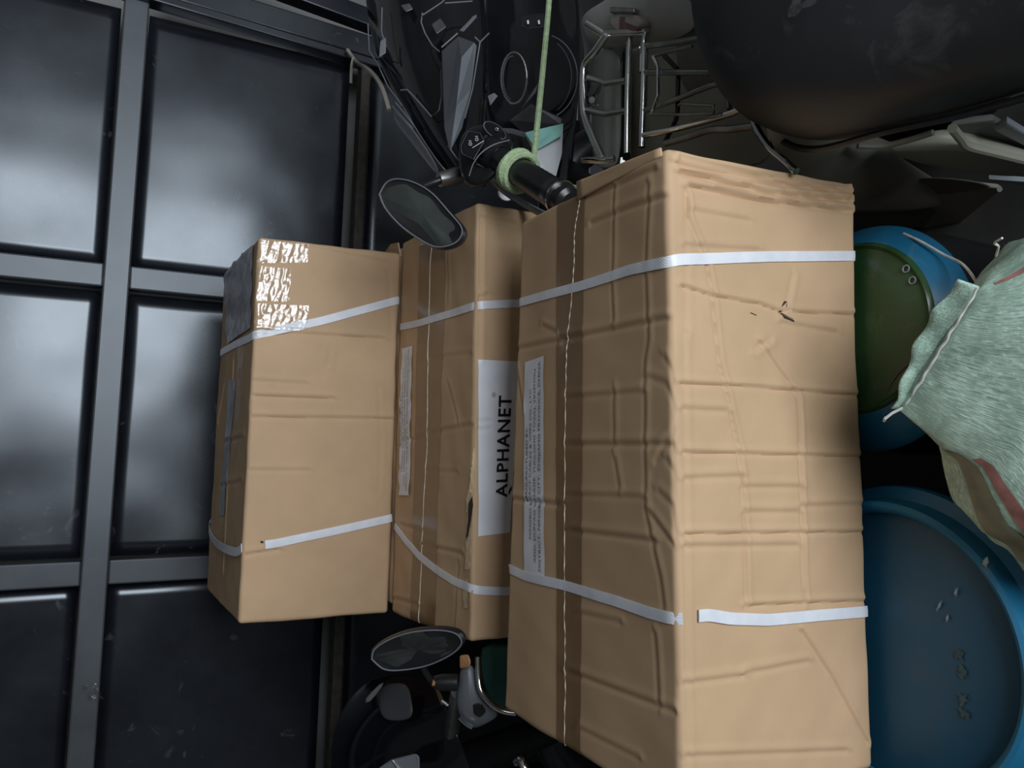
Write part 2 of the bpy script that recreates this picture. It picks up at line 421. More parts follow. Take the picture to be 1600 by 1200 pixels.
# ------------------------------------------------------------------ cartons
class Carton:
    def __init__(s, ideal, obs, dims, r=0.008, seed=0, amp=0.0016):
        # ideal: dict of the eight corners; obs: pixels a corner is pulled to at its own depth
        s.dims = np.array(dims, float); s.r = r; s.seed = seed; s.amp = amp
        s.C = np.zeros((2, 2, 2, 3))
        for ka, a in (('l', 0), ('r', 1)):
            for kb, b in (('f', 0), ('b', 1)):
                for kc, c in (('o', 0), ('t', 1)):
                    P = ideal[ka+kb+kc]
                    if ka+kb+kc in obs: P = at(*obs[ka+kb+kc], depth(P))
                    s.C[a, b, c] = P
        s.creases = {'top': [], 'front': []}; s.bumps = []
        s.freq = 7.0
    def tri(s, t):
        t = np.asarray(t, float); a, b, c = t[..., 0:1], t[..., 1:2], t[..., 2:3]
        C = s.C
        return ((1-a)*(1-b)*(1-c)*C[0,0,0]+a*(1-b)*(1-c)*C[1,0,0]+(1-a)*b*(1-c)*C[0,1,0]+a*b*(1-c)*C[1,1,0]
                +(1-a)*(1-b)*c*C[0,0,1]+a*(1-b)*c*C[1,0,1]+(1-a)*b*c*C[0,1,1]+a*b*c*C[1,1,1])
    def face_uv(s, face, px):      # pixel -> local point on the face (metres in the carton's own frame)
        uv = np.array([0.5, 0.5]); px = np.array(px, float)
        def f(q):
            t = (q[0], q[1], 1.0) if face == 'top' else (q[0], 0.0, q[1])
            return project(s.tri(np.array(t)))
        for _ in range(25):
            e = f(uv)-px; J = np.stack([(f(uv+[1e-4, 0])-f(uv))/1e-4, (f(uv+[0, 1e-4])-f(uv))/1e-4], 1)
            st = np.linalg.solve(J, e); uv = uv-np.clip(st, -.4, .4)
            if np.abs(e).max() < 0.01: break
        w_, d_, h_ = s.dims
        return np.array([uv[0]*w_, uv[1]*d_, h_]) if face == 'top' else np.array([uv[0]*w_, 0, uv[1]*h_])
    def crease(s, face, pts, A=0.0022, wd=0.0032, lip=0.7):
        P = [s.face_uv(face, p) for p in pts]
        k = (0, 1) if face == 'top' else (0, 2)
        s.creases[face].append((np.array([[p[k[0]], p[k[1]]] for p in P]), A, wd, lip))
    def noise3(s, p, fr, sd):
        # cheap smooth vector noise: sum of rotated sines
        out = np.zeros(len(p)); R_ = np.random.default_rng(sd)
        for i in range(7):
            k = R_.normal(size=3); k = k/np.linalg.norm(k)*fr*(0.6+1.6*R_.random()); ph = R_.random()*6.28
            out += np.sin(p @ k * 6.28 + ph)*(1.0/(1+0.35*i))
        return out/2.6
    def deform(s, p, off=0.0, want_n=False):
        p = np.asarray(p, float).reshape(-1, 3); r = s.r
        q = np.clip(p, r, s.dims-r); d = p-q; L = np.linalg.norm(d, axis=1, keepdims=True); n = d/np.maximum(L, 1e-9)
        h = s.amp*s.noise3(p, 3.2, s.seed)+0.45*s.amp*s.noise3(p, 11.0, s.seed+9)
        for face, ax, sg, k in (('top', 2, 1, (0, 1)), ('front', 1, -1, (0, 2))):
            wt = np.clip(n[:, ax]*sg, 0, 1)**2
            idx = np.where(wt > 0.02)[0]
            if not len(idx): continue
            u = p[idx][:, k]
            for (P, A, wd, lip) in s.creases[face]:
                lo = P.min(0)-0.02; hi = P.max(0)+0.02
                sub = np.where((u[:, 0] > lo[0]) & (u[:, 0] < hi[0]) & (u[:, 1] > lo[1]) & (u[:, 1] < hi[1]))[0]
                if not len(sub): continue
                best = np.full(len(sub), 9.0); sgn = np.zeros(len(sub)); fade = np.ones(len(sub))
                X = u[sub]; nseg = len(P)-1
                for i in range(nseg):
                    a, b = P[i], P[i+1]; ab = b-a; t = np.clip(((X-a) @ ab)/max(ab @ ab, 1e-12), 0, 1)
                    dv = X-(a+t[:, None]*ab); dist = np.linalg.norm(dv, axis=1)
                    m_ = dist < best; best[m_] = dist[m_]
                    sgn[m_] = np.sign(ab[0]*dv[m_, 1]-ab[1]*dv[m_, 0])
                sd_ = best*sgn
                g = -A*np.exp(-(best/wd)**2)+lip*A*np.exp(-((sd_-2.3*wd)/(1.6*wd))**2)
                h[idx[sub]] += g*wt[idx[sub]]
        for (face, c, rad, A) in s.bumps:
            dd = np.linalg.norm(p-c, axis=1); h += A*np.exp(-(dd/rad)**2)
        loc = q+n*(r+h[:, None]+off)
        Wp = s.tri(loc/s.dims)
        return (Wp, n) if want_n else Wp
    def body(s, parent, mat='cardboard', step=0.0035):
        axes = []
        for L in s.dims:
            k = max(4, int((L-2*s.r)/step))
            e = np.array([0, .25, .5, .75])*s.r
            axes.append(np.concatenate([e, np.linspace(s.r, L-s.r, k), L-e[::-1]]))
        mb = MB(); V = []; Fc = []; o = 0
        for ax in range(3):
            ua, va = [i for i in range(3) if i != ax]
            for side in (0, 1):
                U, Vv = np.meshgrid(axes[ua], axes[va], indexing='ij')
                p = np.zeros(U.shape+(3,)); p[..., ua] = U; p[..., va] = Vv; p[..., ax] = s.dims[ax]*side
                nu, nv = U.shape; V.append(p.reshape(-1, 3))
                I = np.arange(nu*nv).reshape(nu, nv)+o; o += nu*nv
                q = np.stack([I[:-1, :-1], I[1:, :-1], I[1:, 1:], I[:-1, 1:]], -1).reshape(-1, 4)
                flip = (side == 0) ^ (ax == 1)
                Fc.append(q[:, ::-1] if flip else q)
        V = s.deform(np.concatenate(V)); Fc = np.concatenate(Fc)
        # weld the shared edge rows
        key = np.round(V, 6); _, first, inv = np.unique(key, axis=0, return_index=True, return_inverse=True)
        inv = inv.reshape(-1)
        mb.v = [tuple(x) for x in V[first]]; mb.f = [tuple(x) for x in inv[Fc].tolist()]
        return mb.build('body', mat, parent, smooth=60)
    def surf_quad(s, face, quad):   # quad: 4 px, order (u0v0,u1v0,u1v1,u0v1)
        return [s.face_uv(face, q) for q in quad]
    def decal(s, face, quad, mat, parent, name, nx=40, ny=12, off=0.0011, wr=0.0, wf=30, edge=0.0):
        Q = s.surf_quad(face, quad); U, Vv = np.meshgrid(np.linspace(0, 1, nx), np.linspace(0, 1, ny), indexing='ij')
        u, v = U.reshape(-1, 1), Vv.reshape(-1, 1)
        p = (1-u)*(1-v)*Q[0]+u*(1-v)*Q[1]+u*v*Q[2]+(1-u)*v*Q[3]
        o = np.full(len(p), off)
        if wr: o = o+np.abs(s.noise3(p, wf, s.seed+31))*wr
        P = s.deform_var(p, o)
        mb = MB().grid(P.reshape(nx, ny, 3))
        ob = mb.build(name, mat, parent, smooth=60); return ob, Q
    def deform_var(s, p, off):
        Wp, n = s.deform(p, 0.0, True); return Wp+n*np.asarray(off)[:, None]
    def text(s, Q, body, box, parent, name, mat, thick=0.0, off=0.0019, spacing=1.0):
        # box: (u0, v0, u1, v1) in the label; the text is stretched to fill it
        cu = bpy.data.curves.new('text', 'FONT'); cu.body = body; cu.resolution_u = 3; cu.offset = thick; cu.space_character = spacing
        to = bpy.data.objects.new('text', cu); col.objects.link(to)
        dg = bpy.context.evaluated_depsgraph_get(); dg.update()
        me = bpy.data.meshes.new_from_object(to.evaluated_get(dg))
        V = np.array([v.co[:] for v in me.vertices]); Fc = [tuple(p.vertices) for p in me.polygons]
        bpy.data.objects.remove(to); bpy.data.curves.remove(cu); bpy.data.meshes.remove(me)
        lo, hi = V.min(0), V.max(0); t = (V[:, :2]-lo[:2])/(hi-lo)[:2]
        u = (box[0]+(box[2]-box[0])*t[:, 0])[:, None]; v = (box[1]+(box[3]-box[1])*t[:, 1])[:, None]
        p = (1-u)*(1-v)*Q[0]+u*(1-v)*Q[1]+u*v*Q[2]+(1-u)*v*Q[3]
        P = s.deform(p, off); mb = MB(); mb.add(P, Fc); return mb.build(name, mat, parent, smooth=0)
    def strap(s, path, parent, width=0.014, thick=0.0012, close=True, lift=0.0006, name='strap', mat='strap_white'):
        # path: (face, px) points on the visible faces, in order back edge -> ridge -> bottom edge
        P = []
        for q in path:
            if isinstance(q, np.ndarray): P.append(q)
            else: P.append(s.face_uv(*q))
        w_, d_, h_ = s.dims
        if close:
            a0, a1 = P[0][0], P[-1][0]
            P = P+[np.array([a1, 0, 0]), np.array([a1*.5+a0*.5, d_*.5, 0]), np.array([a0, d_, 0]), np.array([a0, d_, h_]), P[0]]
        D = []
        for a, b in zip(P[:-1], P[1:]):
            k = max(2, int(np.linalg.norm(b-a)/0.004))
            for t in np.linspace(0, 1, k, endpoint=False): D.append(a+(b-a)*t)
        D.append(P[-1]); D = np.array(D)
        D = np.clip(D, 0, s.dims)
        C, n = s.deform(D, lift, True)
        # smooth the centre line so the strap spans small dents
        for _ in range(3): C[1:-1] = (C[:-2]+2*C[1:-1]+C[2:])/4
        T = np.gradient(C, axis=0); T /= np.maximum(np.linalg.norm(T, axis=1, keepdims=True), 1e-9)
        for _ in range(2): n[1:-1] = n[:-2]+n[1:-1]*2+n[2:]; n /= np.maximum(np.linalg.norm(n, axis=1, keepdims=True), 1e-9)
        sd_ = np.cross(T, n); sd_ /= np.maximum(np.linalg.norm(sd_, axis=1, keepdims=True), 1e-9)
        wd = np.full(len(C), width/2)
        A = [[C[i]+sd_[i]*wd[i], C[i]+sd_[i]*wd[i]+n[i]*thick, C[i]+n[i]*(thick*1.3), C[i]-sd_[i]*wd[i]+n[i]*thick, C[i]-sd_[i]*wd[i]] for i in range(len(C))]
        return MB().loft(A, cap=False).build(name, mat, parent, smooth=50)

def corners(x, y, z, w_, d_, h_, yaw):
    c, sn = math.cos(yaw), math.sin(yaw); ex = np.array([c, sn, 0]); ey = np.array([-sn, c, 0]); D = {}
    o = np.array([x, y, z])
    for ka, X in (('r', 0), ('l', -w_)):
        for kb, Y in (('f', 0), ('b', d_)):
            for kc, Z in (('t', 0), ('o', -h_)):
                D[ka+kb+kc] = CAM+S*(o+X*ex+Y*ey+np.array([0, 0, Z]))
    return D
dimA = (0.5978*S, 0.3129*S, 0.2374*S); dimB = (0.6068*S, 0.2926*S, 0.2487*S); dimC = (0.5947*S, 0.3118*S, 0.2487*S)
Z_TAB = H-0.7131*S                    # what the lower cartons stand on

# --- carton C, nearest
iC = corners(0.2805, 0.5556, -0.4622, 0.5947, 0.3118, 0.2487+0.0022, 0.0004)
C = Carton(iC, {'rft': (1042, 231), 'rbt': (814, 346), 'rfo': (1334, 289), 'lbt': (786, 1108), 'lft': (1066, 1282)}, dimC, seed=3, amp=0.0017)
for pts in ([(805, 546), (890, 529), (1052, 496)], [(910, 308), (961, 291), (1024, 265)], [(922, 350), (961, 333), (1046, 305)],
            [(890, 695), (1060, 695)], [(794, 779), (881, 790)], [(890, 830), (1023, 846)], [(886, 1050), (960, 1078), (1053, 1112)]):
    C.crease('top', pts, 0.0020, 0.0032, 0.5)
for pts in ([(957, 290), (954, 440), (957, 500)], [(1014, 290), (1008, 420), (1012, 530), (1007, 560), (1007, 700), (1008, 800), (1030, 900), (1036, 950)],
            [(890, 774), (1004, 778)], [(887, 622), (1004, 613)], [(906, 959), (968, 973)], [(906, 1140), (997, 1186)], [(1022, 990), (1029, 1098)],
            [(1014, 800), (1050, 850)], [(848, 510), (870, 520), (880, 545)], [(806, 575), (816, 640)]):
    C.crease('top', pts, 0.0011, 0.0030, 0.8)
for pts in ([(1038, 560), (1054, 585), (1059, 640), (1051, 700)], [(1052, 700), (1056, 760), (1058, 830)], [(1042, 720), (1054, 740)], [(1026, 720), (1040, 690), (1054, 672)], [(1012, 590), (1040, 600), (1056, 640)],
            [(1030, 770), (1050, 790), (1058, 850)], [(958, 610), (958, 690)], [(960, 720), (966, 760)]):
    C.crease('top', pts, 0.0008, 0.0034, 0.9)
C.crease('front', [(1070, 520), (1071, 700), (1073, 900), (1075, 1200)], 0.0012, 0.0026, 0.9)
C.crease('front', [(1072, 300), (1072, 520)], 0.0008, 0.003, 0.9)
for pts in ([(1060, 256), (1212, 288), (1328, 300)], [(1064, 270), (1200, 303), (1328, 314)], [(1076, 292), (1200, 316), (1328, 330)],
            [(1064, 246), (1180, 274), (1322, 290)]):
    C.crease('front', pts, 0.0042, 0.0030, 0.8)
for pts in ([(1072, 300), (1074, 340), (1096, 392), (1106, 416), (1114, 468), (1124, 564), (1134, 608), (1154, 700), (1163, 810), (1167, 940)],
            [(1066, 448), (1116, 464), (1188, 476), (1220, 488), (1340, 492)], [(1064, 600), (1180, 606), (1360, 620)],
            [(1188, 536), (1215, 575), (1248, 620), (1250, 668), (1250, 719), (1254, 862), (1258, 940)], [(1068, 708), (1366, 715)],
            [(1072, 836), (1366, 832)], [(1167, 948), (1358, 940)], [(1254, 988), (1297, 1053), (1354, 1161)]):
    C.crease('front', pts, 0.0026, 0.0023, 0.7)
for pts in ([(1072, 749), (1158, 745)], [(1163, 762), (1250, 762)], [(1254, 792), (1366, 788)], [(1167, 801), (1245, 801)], [(1072, 855), (1245, 853)],
            [(1167, 1053), (1263, 1035)], [(1068, 1070), (1163, 1057)], [(1072, 1183), (1323, 1174)], [(1072, 385), (1185, 392)], [(1084, 330), (1170, 345)],
            [(1222, 505), (1310, 520)], [(1068, 640), (1134, 643)], [(1240, 430), (1232, 470)], [(1204, 530), (1180, 545)]):
    C.crease('front', pts, 0.0016, 0.0028, 0.9)
boxC = thing('carton', ((C.tri((.5, .5, 0)))), 'large nearest carton with creased front, brown taped top seam and two white straps', 'box', 'cable cartons')
C.body(boxC, step=0.0026)
# brown tape along the top seam and the seam, its glint put into a pale colour
C.decal('top', [(871, 1235), (872, 318), (913, 302), (906, 1235)], 'brown_tape', boxC, 'tape', nx=220, ny=10, off=0.0009)
sp = [C.face_uv('top', p) for p in ((880, 1240), (883, 1080), (882, 960), (883, 780), (885, 600), (889, 520), (897, 430), (899, 360), (906, 312))]
sp = smooth_path(sp, 24); sp = [p+np.array([0, 0.0004*math.sin(i*0.7)+0.0004*math.sin(i*2.3), 0]) for i, p in enumerate(sp)]
MB().tube(C.deform(np.clip(sp, 0, C.dims), 0.0004), [0.0011+0.0004*math.sin(i*1.3) for i in range(len(sp))], 6).build('seam', 'seam_shine', boxC)
# upper flap of the front half, reaching past the end
fl = []
A0 = [C.face_uv('top', p) for p in ((903, 284), (1034, 231))]
base = [C.face_uv('top', p) for p in ((905, 312), (1036, 244))]
fr_ = []
for t in np.linspace(0, 1, 14):
    e = A0[0]+(A0[1]-A0[0])*t; b_ = base[0]+(base[1]-base[0])*t; row = []
    for k in np.linspace(0, 1, 8):
        q = b_+(e-b_)*k; qc = np.clip(q, C.r, C.dims-C.r); row.append(C.tri(q/C.dims)+np.array([0, 0, 0.0006+0.0006*math.sin(9*t+3*k)*k]))
    fr_.append(row)
MB().grid(fr_).build('flap', 'cardboard', boxC, solid=0.0018, smooth=60)
# maker's label on the top
lc, Q = C.decal('top', [(820, 893), (853, 906), (851, 556), (820, 566)][0:1]+[(820, 566), (851, 556), (853, 906)], 'paper_white', boxC, 'label', nx=120, ny=14, off=0.0010, wr=0.0010, wf=14)
Q = [Q[3], Q[2], Q[1], Q[0]]       # u left->right in the reading direction, v bottom->top
for body, box in (('MANUFACTURED BY:', (0.33, 0.79, 0.68, 0.90)), ('NINGBO EXACT CABLES & WIRE CO., LTD', (0.16, 0.59, 0.86, 0.70)),
                  ("ADD: DUN'AO VILLAGE, YUNLONG TOWN, YINZHOU", (0.06, 0.37, 0.95, 0.49)), ('DISTRICT, NINGBO CITY, ZHEJIANG PROVINCE, CHINA', (0.03, 0.12, 0.98, 0.26))):
    C.text(Q, body, box, lc, 'printed_line', 'ink_grey', thick=0.006)
# straps
C.strap([('top', (806, 474)), ('top', (905, 448)), ('top', (985, 422)), ('top', (1046, 409)), ('front', (1056, 406)), ('front', (1200, 401)), ('front', (1342, 400))], boxC, width=0.0125)
C.strap([('top', (790, 886)), ('top', (822, 900)), ('top', (880, 914)), ('top', (960, 938)), ('top', (1015, 957)), ('top', (1050, 966)), ('front', (1066, 967))], boxC, close=False, width=0.0125)
C.strap([('front', (1090, 962)), ('front', (1105, 960)), ('front', (1140, 966)), ('front', (1200, 968)), ('front', (1290, 960)), ('front', (1364, 954))], boxC, close=False, width=0.013, lift=0.002)
# punched tear in the front
def blob(cart, face, pts, parent, name, mat, off=0.0009):
    P = cart.deform(np.array([cart.face_uv(face, p) for p in pts]), off)
    return MB().add(P, [tuple(range(len(P)))]).build(name, mat, parent, smooth=0)
blob(C, 'front', [(1226, 470), (1231, 471), (1228, 480), (1223, 487), (1218, 488), (1221, 478)], boxC, 'tear', 'hole_dark')
blob(C, 'front', [(1220, 488), (1226, 493), (1240, 501), (1241, 503), (1224, 497)], boxC, 'tear', 'hole_dark')
blob(C, 'front', [(1172, 488), (1182, 492), (1182, 493), (1172, 489)], boxC, 'tear', 'hole_dark')
blob(C, 'front', [(1228, 479), (1236, 484), (1239, 499), (1227, 492), (1222, 488)], boxC, 'torn_liner', 'cardboard', 0.0012)

# --- carton B, in the middle
iB = corners(0.3449, 0.9849, -0.4644, 0.6068, 0.2926, 0.2487, 0.0116)
B = Carton(iB, {'rft': (745, 315), 'lft': (735, 1004), 'rbt': (628, 378), 'lbt': (611, 957)}, dimB, seed=5, amp=0.0017)
for pts in ([(672, 676), (738, 664)], [(628, 690), (667, 682)], [(660, 850), (722, 866)], [(612, 935), (655, 945)], [(625, 820), (660, 830)]):
    B.crease('top', pts, 0.0020, 0.0032, 0.5)
for pts in ([(667, 735), (715, 738)], [(715, 880), (708, 1000)], [(672, 560), (735, 552)], [(700, 600), (715, 660)], [(700, 330), (698, 470)]):
    B.crease('top', pts, 0.0010, 0.003)
for pts in ([(752, 330), (748, 560)], [(750, 340), (806, 350)], [(750, 465), (762, 460)]):
    B.crease('front', pts, 0.0024, 0.003)
B.crease('front', [(747, 672), (766, 670)], 0.0016, 0.003)
B.crease('front', [(748, 660), (766, 658)], 0.0012, 0.003)
boxB = thing('carton', B.tri((.5, .5, 0)), 'middle carton bearing the white label with bold black lettering, behind the nearest carton', 'box', 'cable cartons')
B.body(boxB)
sp = [B.face_uv('top', p) for p in ((655, 974), (660, 850), (667, 700), (670, 560), (672, 470), (675, 384))]
MB().tube(B.deform(np.clip(smooth_path(sp, 20), 0, B.dims), 0.0004), 0.0011, 6).build('seam', 'seam_shine', boxB)
B.decal('top', [(642, 970), (656, 385), (697, 372), (680, 985)], 'brown_tape', boxB, 'tape', nx=120, ny=8, off=0.0005)
lb, Q = B.decal('top', [(625, 774), (630, 545), (646, 540), (641, 774)], 'paper_white', boxB, 'label', nx=90, ny=10, off=0.0012, wr=0.0035, wf=12)
Q = [Q[3], Q[2], Q[1], Q[0]]
for body, box in (('MANUFACTURED BY:', (0.33, 0.79, 0.68, 0.90)), ('NINGBO EXACT CABLES & WIRE CO., LTD', (0.16, 0.59, 0.86, 0.70)),
                  ("ADD: DUN'AO VILLAGE, YUNLONG TOWN, YINZHOU", (0.06, 0.37, 0.95, 0.49)), ('DISTRICT, NINGBO CITY, ZHEJIANG PROVINCE, CHINA', (0.03, 0.12, 0.98, 0.26))):
    B.text(Q, body, box, lb, 'printed_line', 'ink_grey', thick=0.004, off=0.0046)
lf, Q = B.decal('front', [(747, 838), (747, 562), (812, 565), (796, 832)], 'paper_white', boxB, 'label', nx=80, ny=20, off=0.0010)
Q = [Q[3], Q[2], Q[1], Q[0]]
B.text(Q, 'ALPHANET', (0.205, 0.165, 0.795, 0.50), lf, 'brand_lettering', 'ink_black', thick=0.022, off=0.0018, spacing=1.12)
B.text(Q, '\u00ae', (0.785, 0.575, 0.815, 0.67), lf, 'registered_mark', 'ink_grey', off=0.0018)
# the swoosh under the A
sw = []
for (u0, v0) in ((0.215, 0.12), (0.235, 0.13), (0.272, 0.05), (0.25, 0.03)):
    sw.append((1-u0)*(1-v0)*Q[0]+u0*(1-v0)*Q[1]+u0*v0*Q[2]+(1-u0)*v0*Q[3])
MB().add(B.deform(np.array(sw), 0.0018), [(0, 1, 2, 3)]).build('lettering_stroke', 'ink_black', lf, smooth=0)
B.strap([('top', (627, 511)), ('top', (660, 504)), ('top', (700, 491)), ('top', (738, 479)), ('front', (750, 477)), ('front', (806, 474))], boxB, width=0.0135)
B.strap([('top', (618, 822)), ('top', (635, 845)), ('top', (655, 868)), ('top', (680, 888)), ('top', (710, 908)), ('top', (733, 918)), ('front', (745, 922)), ('front', (785, 924))], boxB, width=0.0135)
# torn front edge: ragged liner along the ridge
k = 0
for (y0, y1, wd) in ((730, 770, 6), (765, 800, 9), (800, 845, 8), (845, 890, 7), (700, 735, 4), (905, 950, 8)):
    pts = []
    for t in np.linspace(0, 1, 7): pts.append((742-0.05*(y0+(y1-y0)*t-700)-wd*(0.5+0.5*random.random()), y0+(y1-y0)*t))
    for t in np.linspace(1, 0, 7): pts.append((742.5-0.05*(y0+(y1-y0)*t-700)+1.5*random.random(), y0+(y1-y0)*t))
    blob(B, 'top', pts, boxB, 'torn_liner', 'cardboard_core', 0.0013)
blob(B, 'top', [(738, 775), (739, 790), (736, 815), (733, 838), (730, 842), (733, 812), (735, 786)], boxB, 'tear', 'hole_dark', 0.0022)

# --- carton A, the upper one at the back
iA = corners(0.3246, 1.272, -0.2218, 0.5978, 0.3129, 0.2374+0.0034, -0.012)
A_ = Carton(iA, {'rft': (404, 369), 'lft': (372, 976), 'rfo': (626, 396), 'lfo': (607, 959), 'rbt': (351, 428), 'lbt': (323, 922)}, dimA, seed=8, amp=0.0014)
for pts in ([(397, 517), (500, 524), (598, 529)], [(394, 652), (619, 655)], [(394, 619), (520, 623)], [(385, 867), (436, 859)]):
    A_.crease('front', pts, 0.0026, 0.0030)
for pts in ([(592, 601), (595, 700), (592, 768)], [(388, 735), (481, 735)], [(517, 541), (513, 570)], [(606, 420), (612, 520)], [(480, 385), (612, 412)], [(392, 595), (480, 600)]):
    A_.crease('front', pts, 0.0014, 0.0030)
for pts in ([(352, 690), (380, 684)], [(344, 760), (377, 752)], [(342, 660), (352, 600)], [(350, 890), (366, 560)]):
    A_.crease('top', pts, 0.0018, 0.0035)
boxA = thing('carton', A_.tri((.5, .5, 0)), 'upper carton in front of the gate with shiny clear tape at its corner', 'box', 'cable cartons')
A_.body(boxA)
# a grey shipping pouch folded over the right end of the top, held by clear tape that comes down the front
A_.decal('top', [(357, 538), (352, 428), (398, 378), (394, 512)], 'paper_grey', boxA, 'label_pouch', nx=40, ny=24, off=0.002, wr=0.004, wf=16)
for q in ([(400, 412), (406, 375), (482, 383), (480, 410)], [(398, 470), (401, 416), (454, 420), (452, 472)], [(396, 524), (398, 474), (482, 478), (480, 515)]):
    A_.decal('front', [q[0], q[1], q[2], q[3]], 'clear_tape', boxA, 'clear_tape', nx=40, ny=40, off=0.0014, wr=0.0022, wf=34)
A_.decal('top', [(344, 806), (358, 594), (369, 594), (352, 806)], 'paper_grey', boxA, 'label', nx=60, ny=8, off=0.001, wr=0.002, wf=12)
A_.decal('top', [(366, 720), (374, 530), (383, 530), (372, 720)], 'clear_tape', boxA, 'tape', nx=60, ny=6, off=0.0012, wr=0.002, wf=20)
A_.strap([('top', (356, 545)), ('top', (392, 527)), ('front', (400, 523)), ('front', (500, 502)), ('front', (622, 469))], boxA, width=0.0155)
A_.strap([('front', (414, 851)), ('front', (430, 849)), ('front', (520, 830)), ('front', (612, 809))], boxA, close=False, width=0.0155, lift=0.0015)
# the loose left strap standing off the top
ZA = H-0.2218*S
lp = [on_z(x, y, ZA+h) for (x, y, h) in ((378, 856, .003), (370, 862, .006), (352, 857, .012), (337, 847, .012), (329, 834, .008), (327, 822, .000), (331, 812, -.006))]
lp = smooth_path(lp, 8); rows = []
for i, p in enumerate(lp):
    t = np.array(lp[min(i+1, len(lp)-1)])-np.array(lp[max(i-1, 0)]); t /= np.linalg.norm(t); sd_ = np.cross(t, [0, 0, 1.0]); sd_ /= np.linalg.norm(sd_)
    n_ = np.cross(sd_, t)
    rows.append([p+sd_*0.008, p+sd_*0.008+n_*0.0012, p-sd_*0.008+n_*0.0012, p-sd_*0.008])
MB().loft(rows).build('strap', 'strap_white', boxA, smooth=50)
blob(A_, 'front', [(407, 845), (412, 846), (411, 849), (407, 848)], boxA, 'tear', 'hole_dark')

# --- carton under A (only its corner peeps out)
topD = H+S*(-0.2218-0.2374-0.0034)-0.001
iD = corners(0.3246+0.018, 1.283, -0.4644, 0.606, 0.3, 0.2487, -0.005)
D_ = Carton(iD, {}, (0.606*S, 0.3*S, 0.2487*S), seed=12, amp=0.0012)
boxD = thing('carton', D_.tri((.5, .5, 0)), 'carton almost hidden under the upper carton, one worn corner showing', 'box', 'cable cartons')
D_.body(boxD, step=0.012)
fl = [at(*p) for p in ((606, 388, 1.60), (622, 378, 1.60), (633, 371, 1.59), (640, 374, 1.575), (640, 384, 1.575), (628, 388, 1.58))]
fl = [D_.tri((1, 0, 1))+np.array(q) for q in ((-0.02, 0.001, 0.001), (-0.02, 0.09, 0.002), (0.006, 0.09, 0.004), (0.010, 0.03, 0.012), (0.008, 0.002, 0.006))]
MB().slab(fl, [p-np.array([0, 0, 0.003]) for p in fl]).build('flap', 'cardboard', boxD, smooth=0)

# ------------------------------------------------------------------ low table under the rear cartons
tab = thing('low_table', (0.03, 1.40, 0), 'low wooden table in the shade under the stacked cartons', 'table')
MB().box((0.03, 1.425, Z_TAB-0.0225), (0.62, 1.06, 0.036)).build('table_top', 'wood', tab, smooth=0, bevel=0.003)
for sx in (-1, 1):
    for sy in (-1, 1):
        MB().box((0.03+sx*0.27, 1.425+sy*0.49, (Z_TAB-0.038)/2), (0.05, 0.05, Z_TAB-0.038)).build('leg', 'wood', tab, smooth=0)
zt = Z_TAB-0.002

# ------------------------------------------------------------------ drums
def on_plane_circle(ix, iy, z): return on_z(ix, iy, z)
DZ = Z_TAB-0.001
bc = np.array([-0.1916*S, 0.5449*S])
RB = 0.1338*S
drumB = thing('plastic_drum', (bc[0], bc[1], 0), 'blue plastic drum with stained sunken lid under the left of the nearest carton', 'drum', 'plastic drums')
MB().lathe([(RB*0.98, 0.0), (RB*1.06, 0.02), (RB*1.08, 0.10), (RB*1.12, 0.30), (RB*1.08, DZ-0.12), (RB*1.05, DZ-0.07), (RB*1.07, DZ-0.055)], (bc[0], bc[1], 0), 72).build('body', 'drum_blue', drumB)
MB().lathe([(RB*1.04, DZ-0.060), (RB*1.17, DZ-0.056), (RB*1.19, DZ-0.045), (RB*1.18, DZ-0.034), (RB*1.09, DZ-0.028), (RB*1.08, DZ-0.010), (RB*1.07, DZ-0.003), (RB*1.04, DZ),
            (RB*1.01, DZ-0.003), (RB*0.985, DZ-0.012), (RB*0.975, DZ-0.022)], (bc[0], bc[1], 0), 96).build('rim', 'drum_blue', drumB)
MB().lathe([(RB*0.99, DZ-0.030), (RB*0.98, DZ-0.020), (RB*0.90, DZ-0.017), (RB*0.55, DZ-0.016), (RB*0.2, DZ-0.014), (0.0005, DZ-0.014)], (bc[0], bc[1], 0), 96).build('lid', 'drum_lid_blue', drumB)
def splotch(px, w_, h_, z, mat, parent, name, rot=0.0):
    c = on_z(px[0], px[1], z); pts = []
    for k in range(24):
        a = 2*math.pi*k/24; rr = 0.8+0.9*(random.random()-.5)
        x, y = w_*rr*math.cos(a), h_*rr*math.sin(a)
        pts.append(c+np.array([x*math.cos(rot)-y*math.sin(rot), x*math.sin(rot)+y*math.cos(rot), 0.0004]))
    return MB().add(pts, [tuple(range(24))]).build(name, mat, parent, smooth=0)
for (x, y, a, b) in ((1500, 1022, .007, .006), (1506, 1050, .008, .007), (1505, 1092, .008, .007), (1506, 1114, .006, .006)):
    splotch((x, y), a, b, DZ-0.0145, 'stain_ochre', drumB, 'stain')
for (x, y, a, b, r_) in ((1494, 925, .006, .0015, -.3), (1468, 946, .009, .0014, -.5), (1480, 967, .005, .0015, -.3), (1540, 878, .006, .004, 0)):
    splotch((x, y), a, b, DZ-0.0135 if x != 1540 else DZ+0.0005, 'mark_pale', drumB, 'scuff', r_)
gc = np.array([0.1325*S, 0.5733*S]); RG = 0.0883*S
drumG = thing('plastic_drum', (gc[0], gc[1], 0), 'blue ribbed drum with a green lid under the right of the nearest carton', 'drum', 'plastic drums')
gb = np.array([0.126*S, 0.588*S])
prof = [(0.135, 0.0), (0.146, 0.02), (0.150, 0.2), (0.152, DZ-0.14), (0.146, DZ-0.075), (0.149, DZ-0.068), (0.150, DZ-0.058), (0.146, DZ-0.052)]
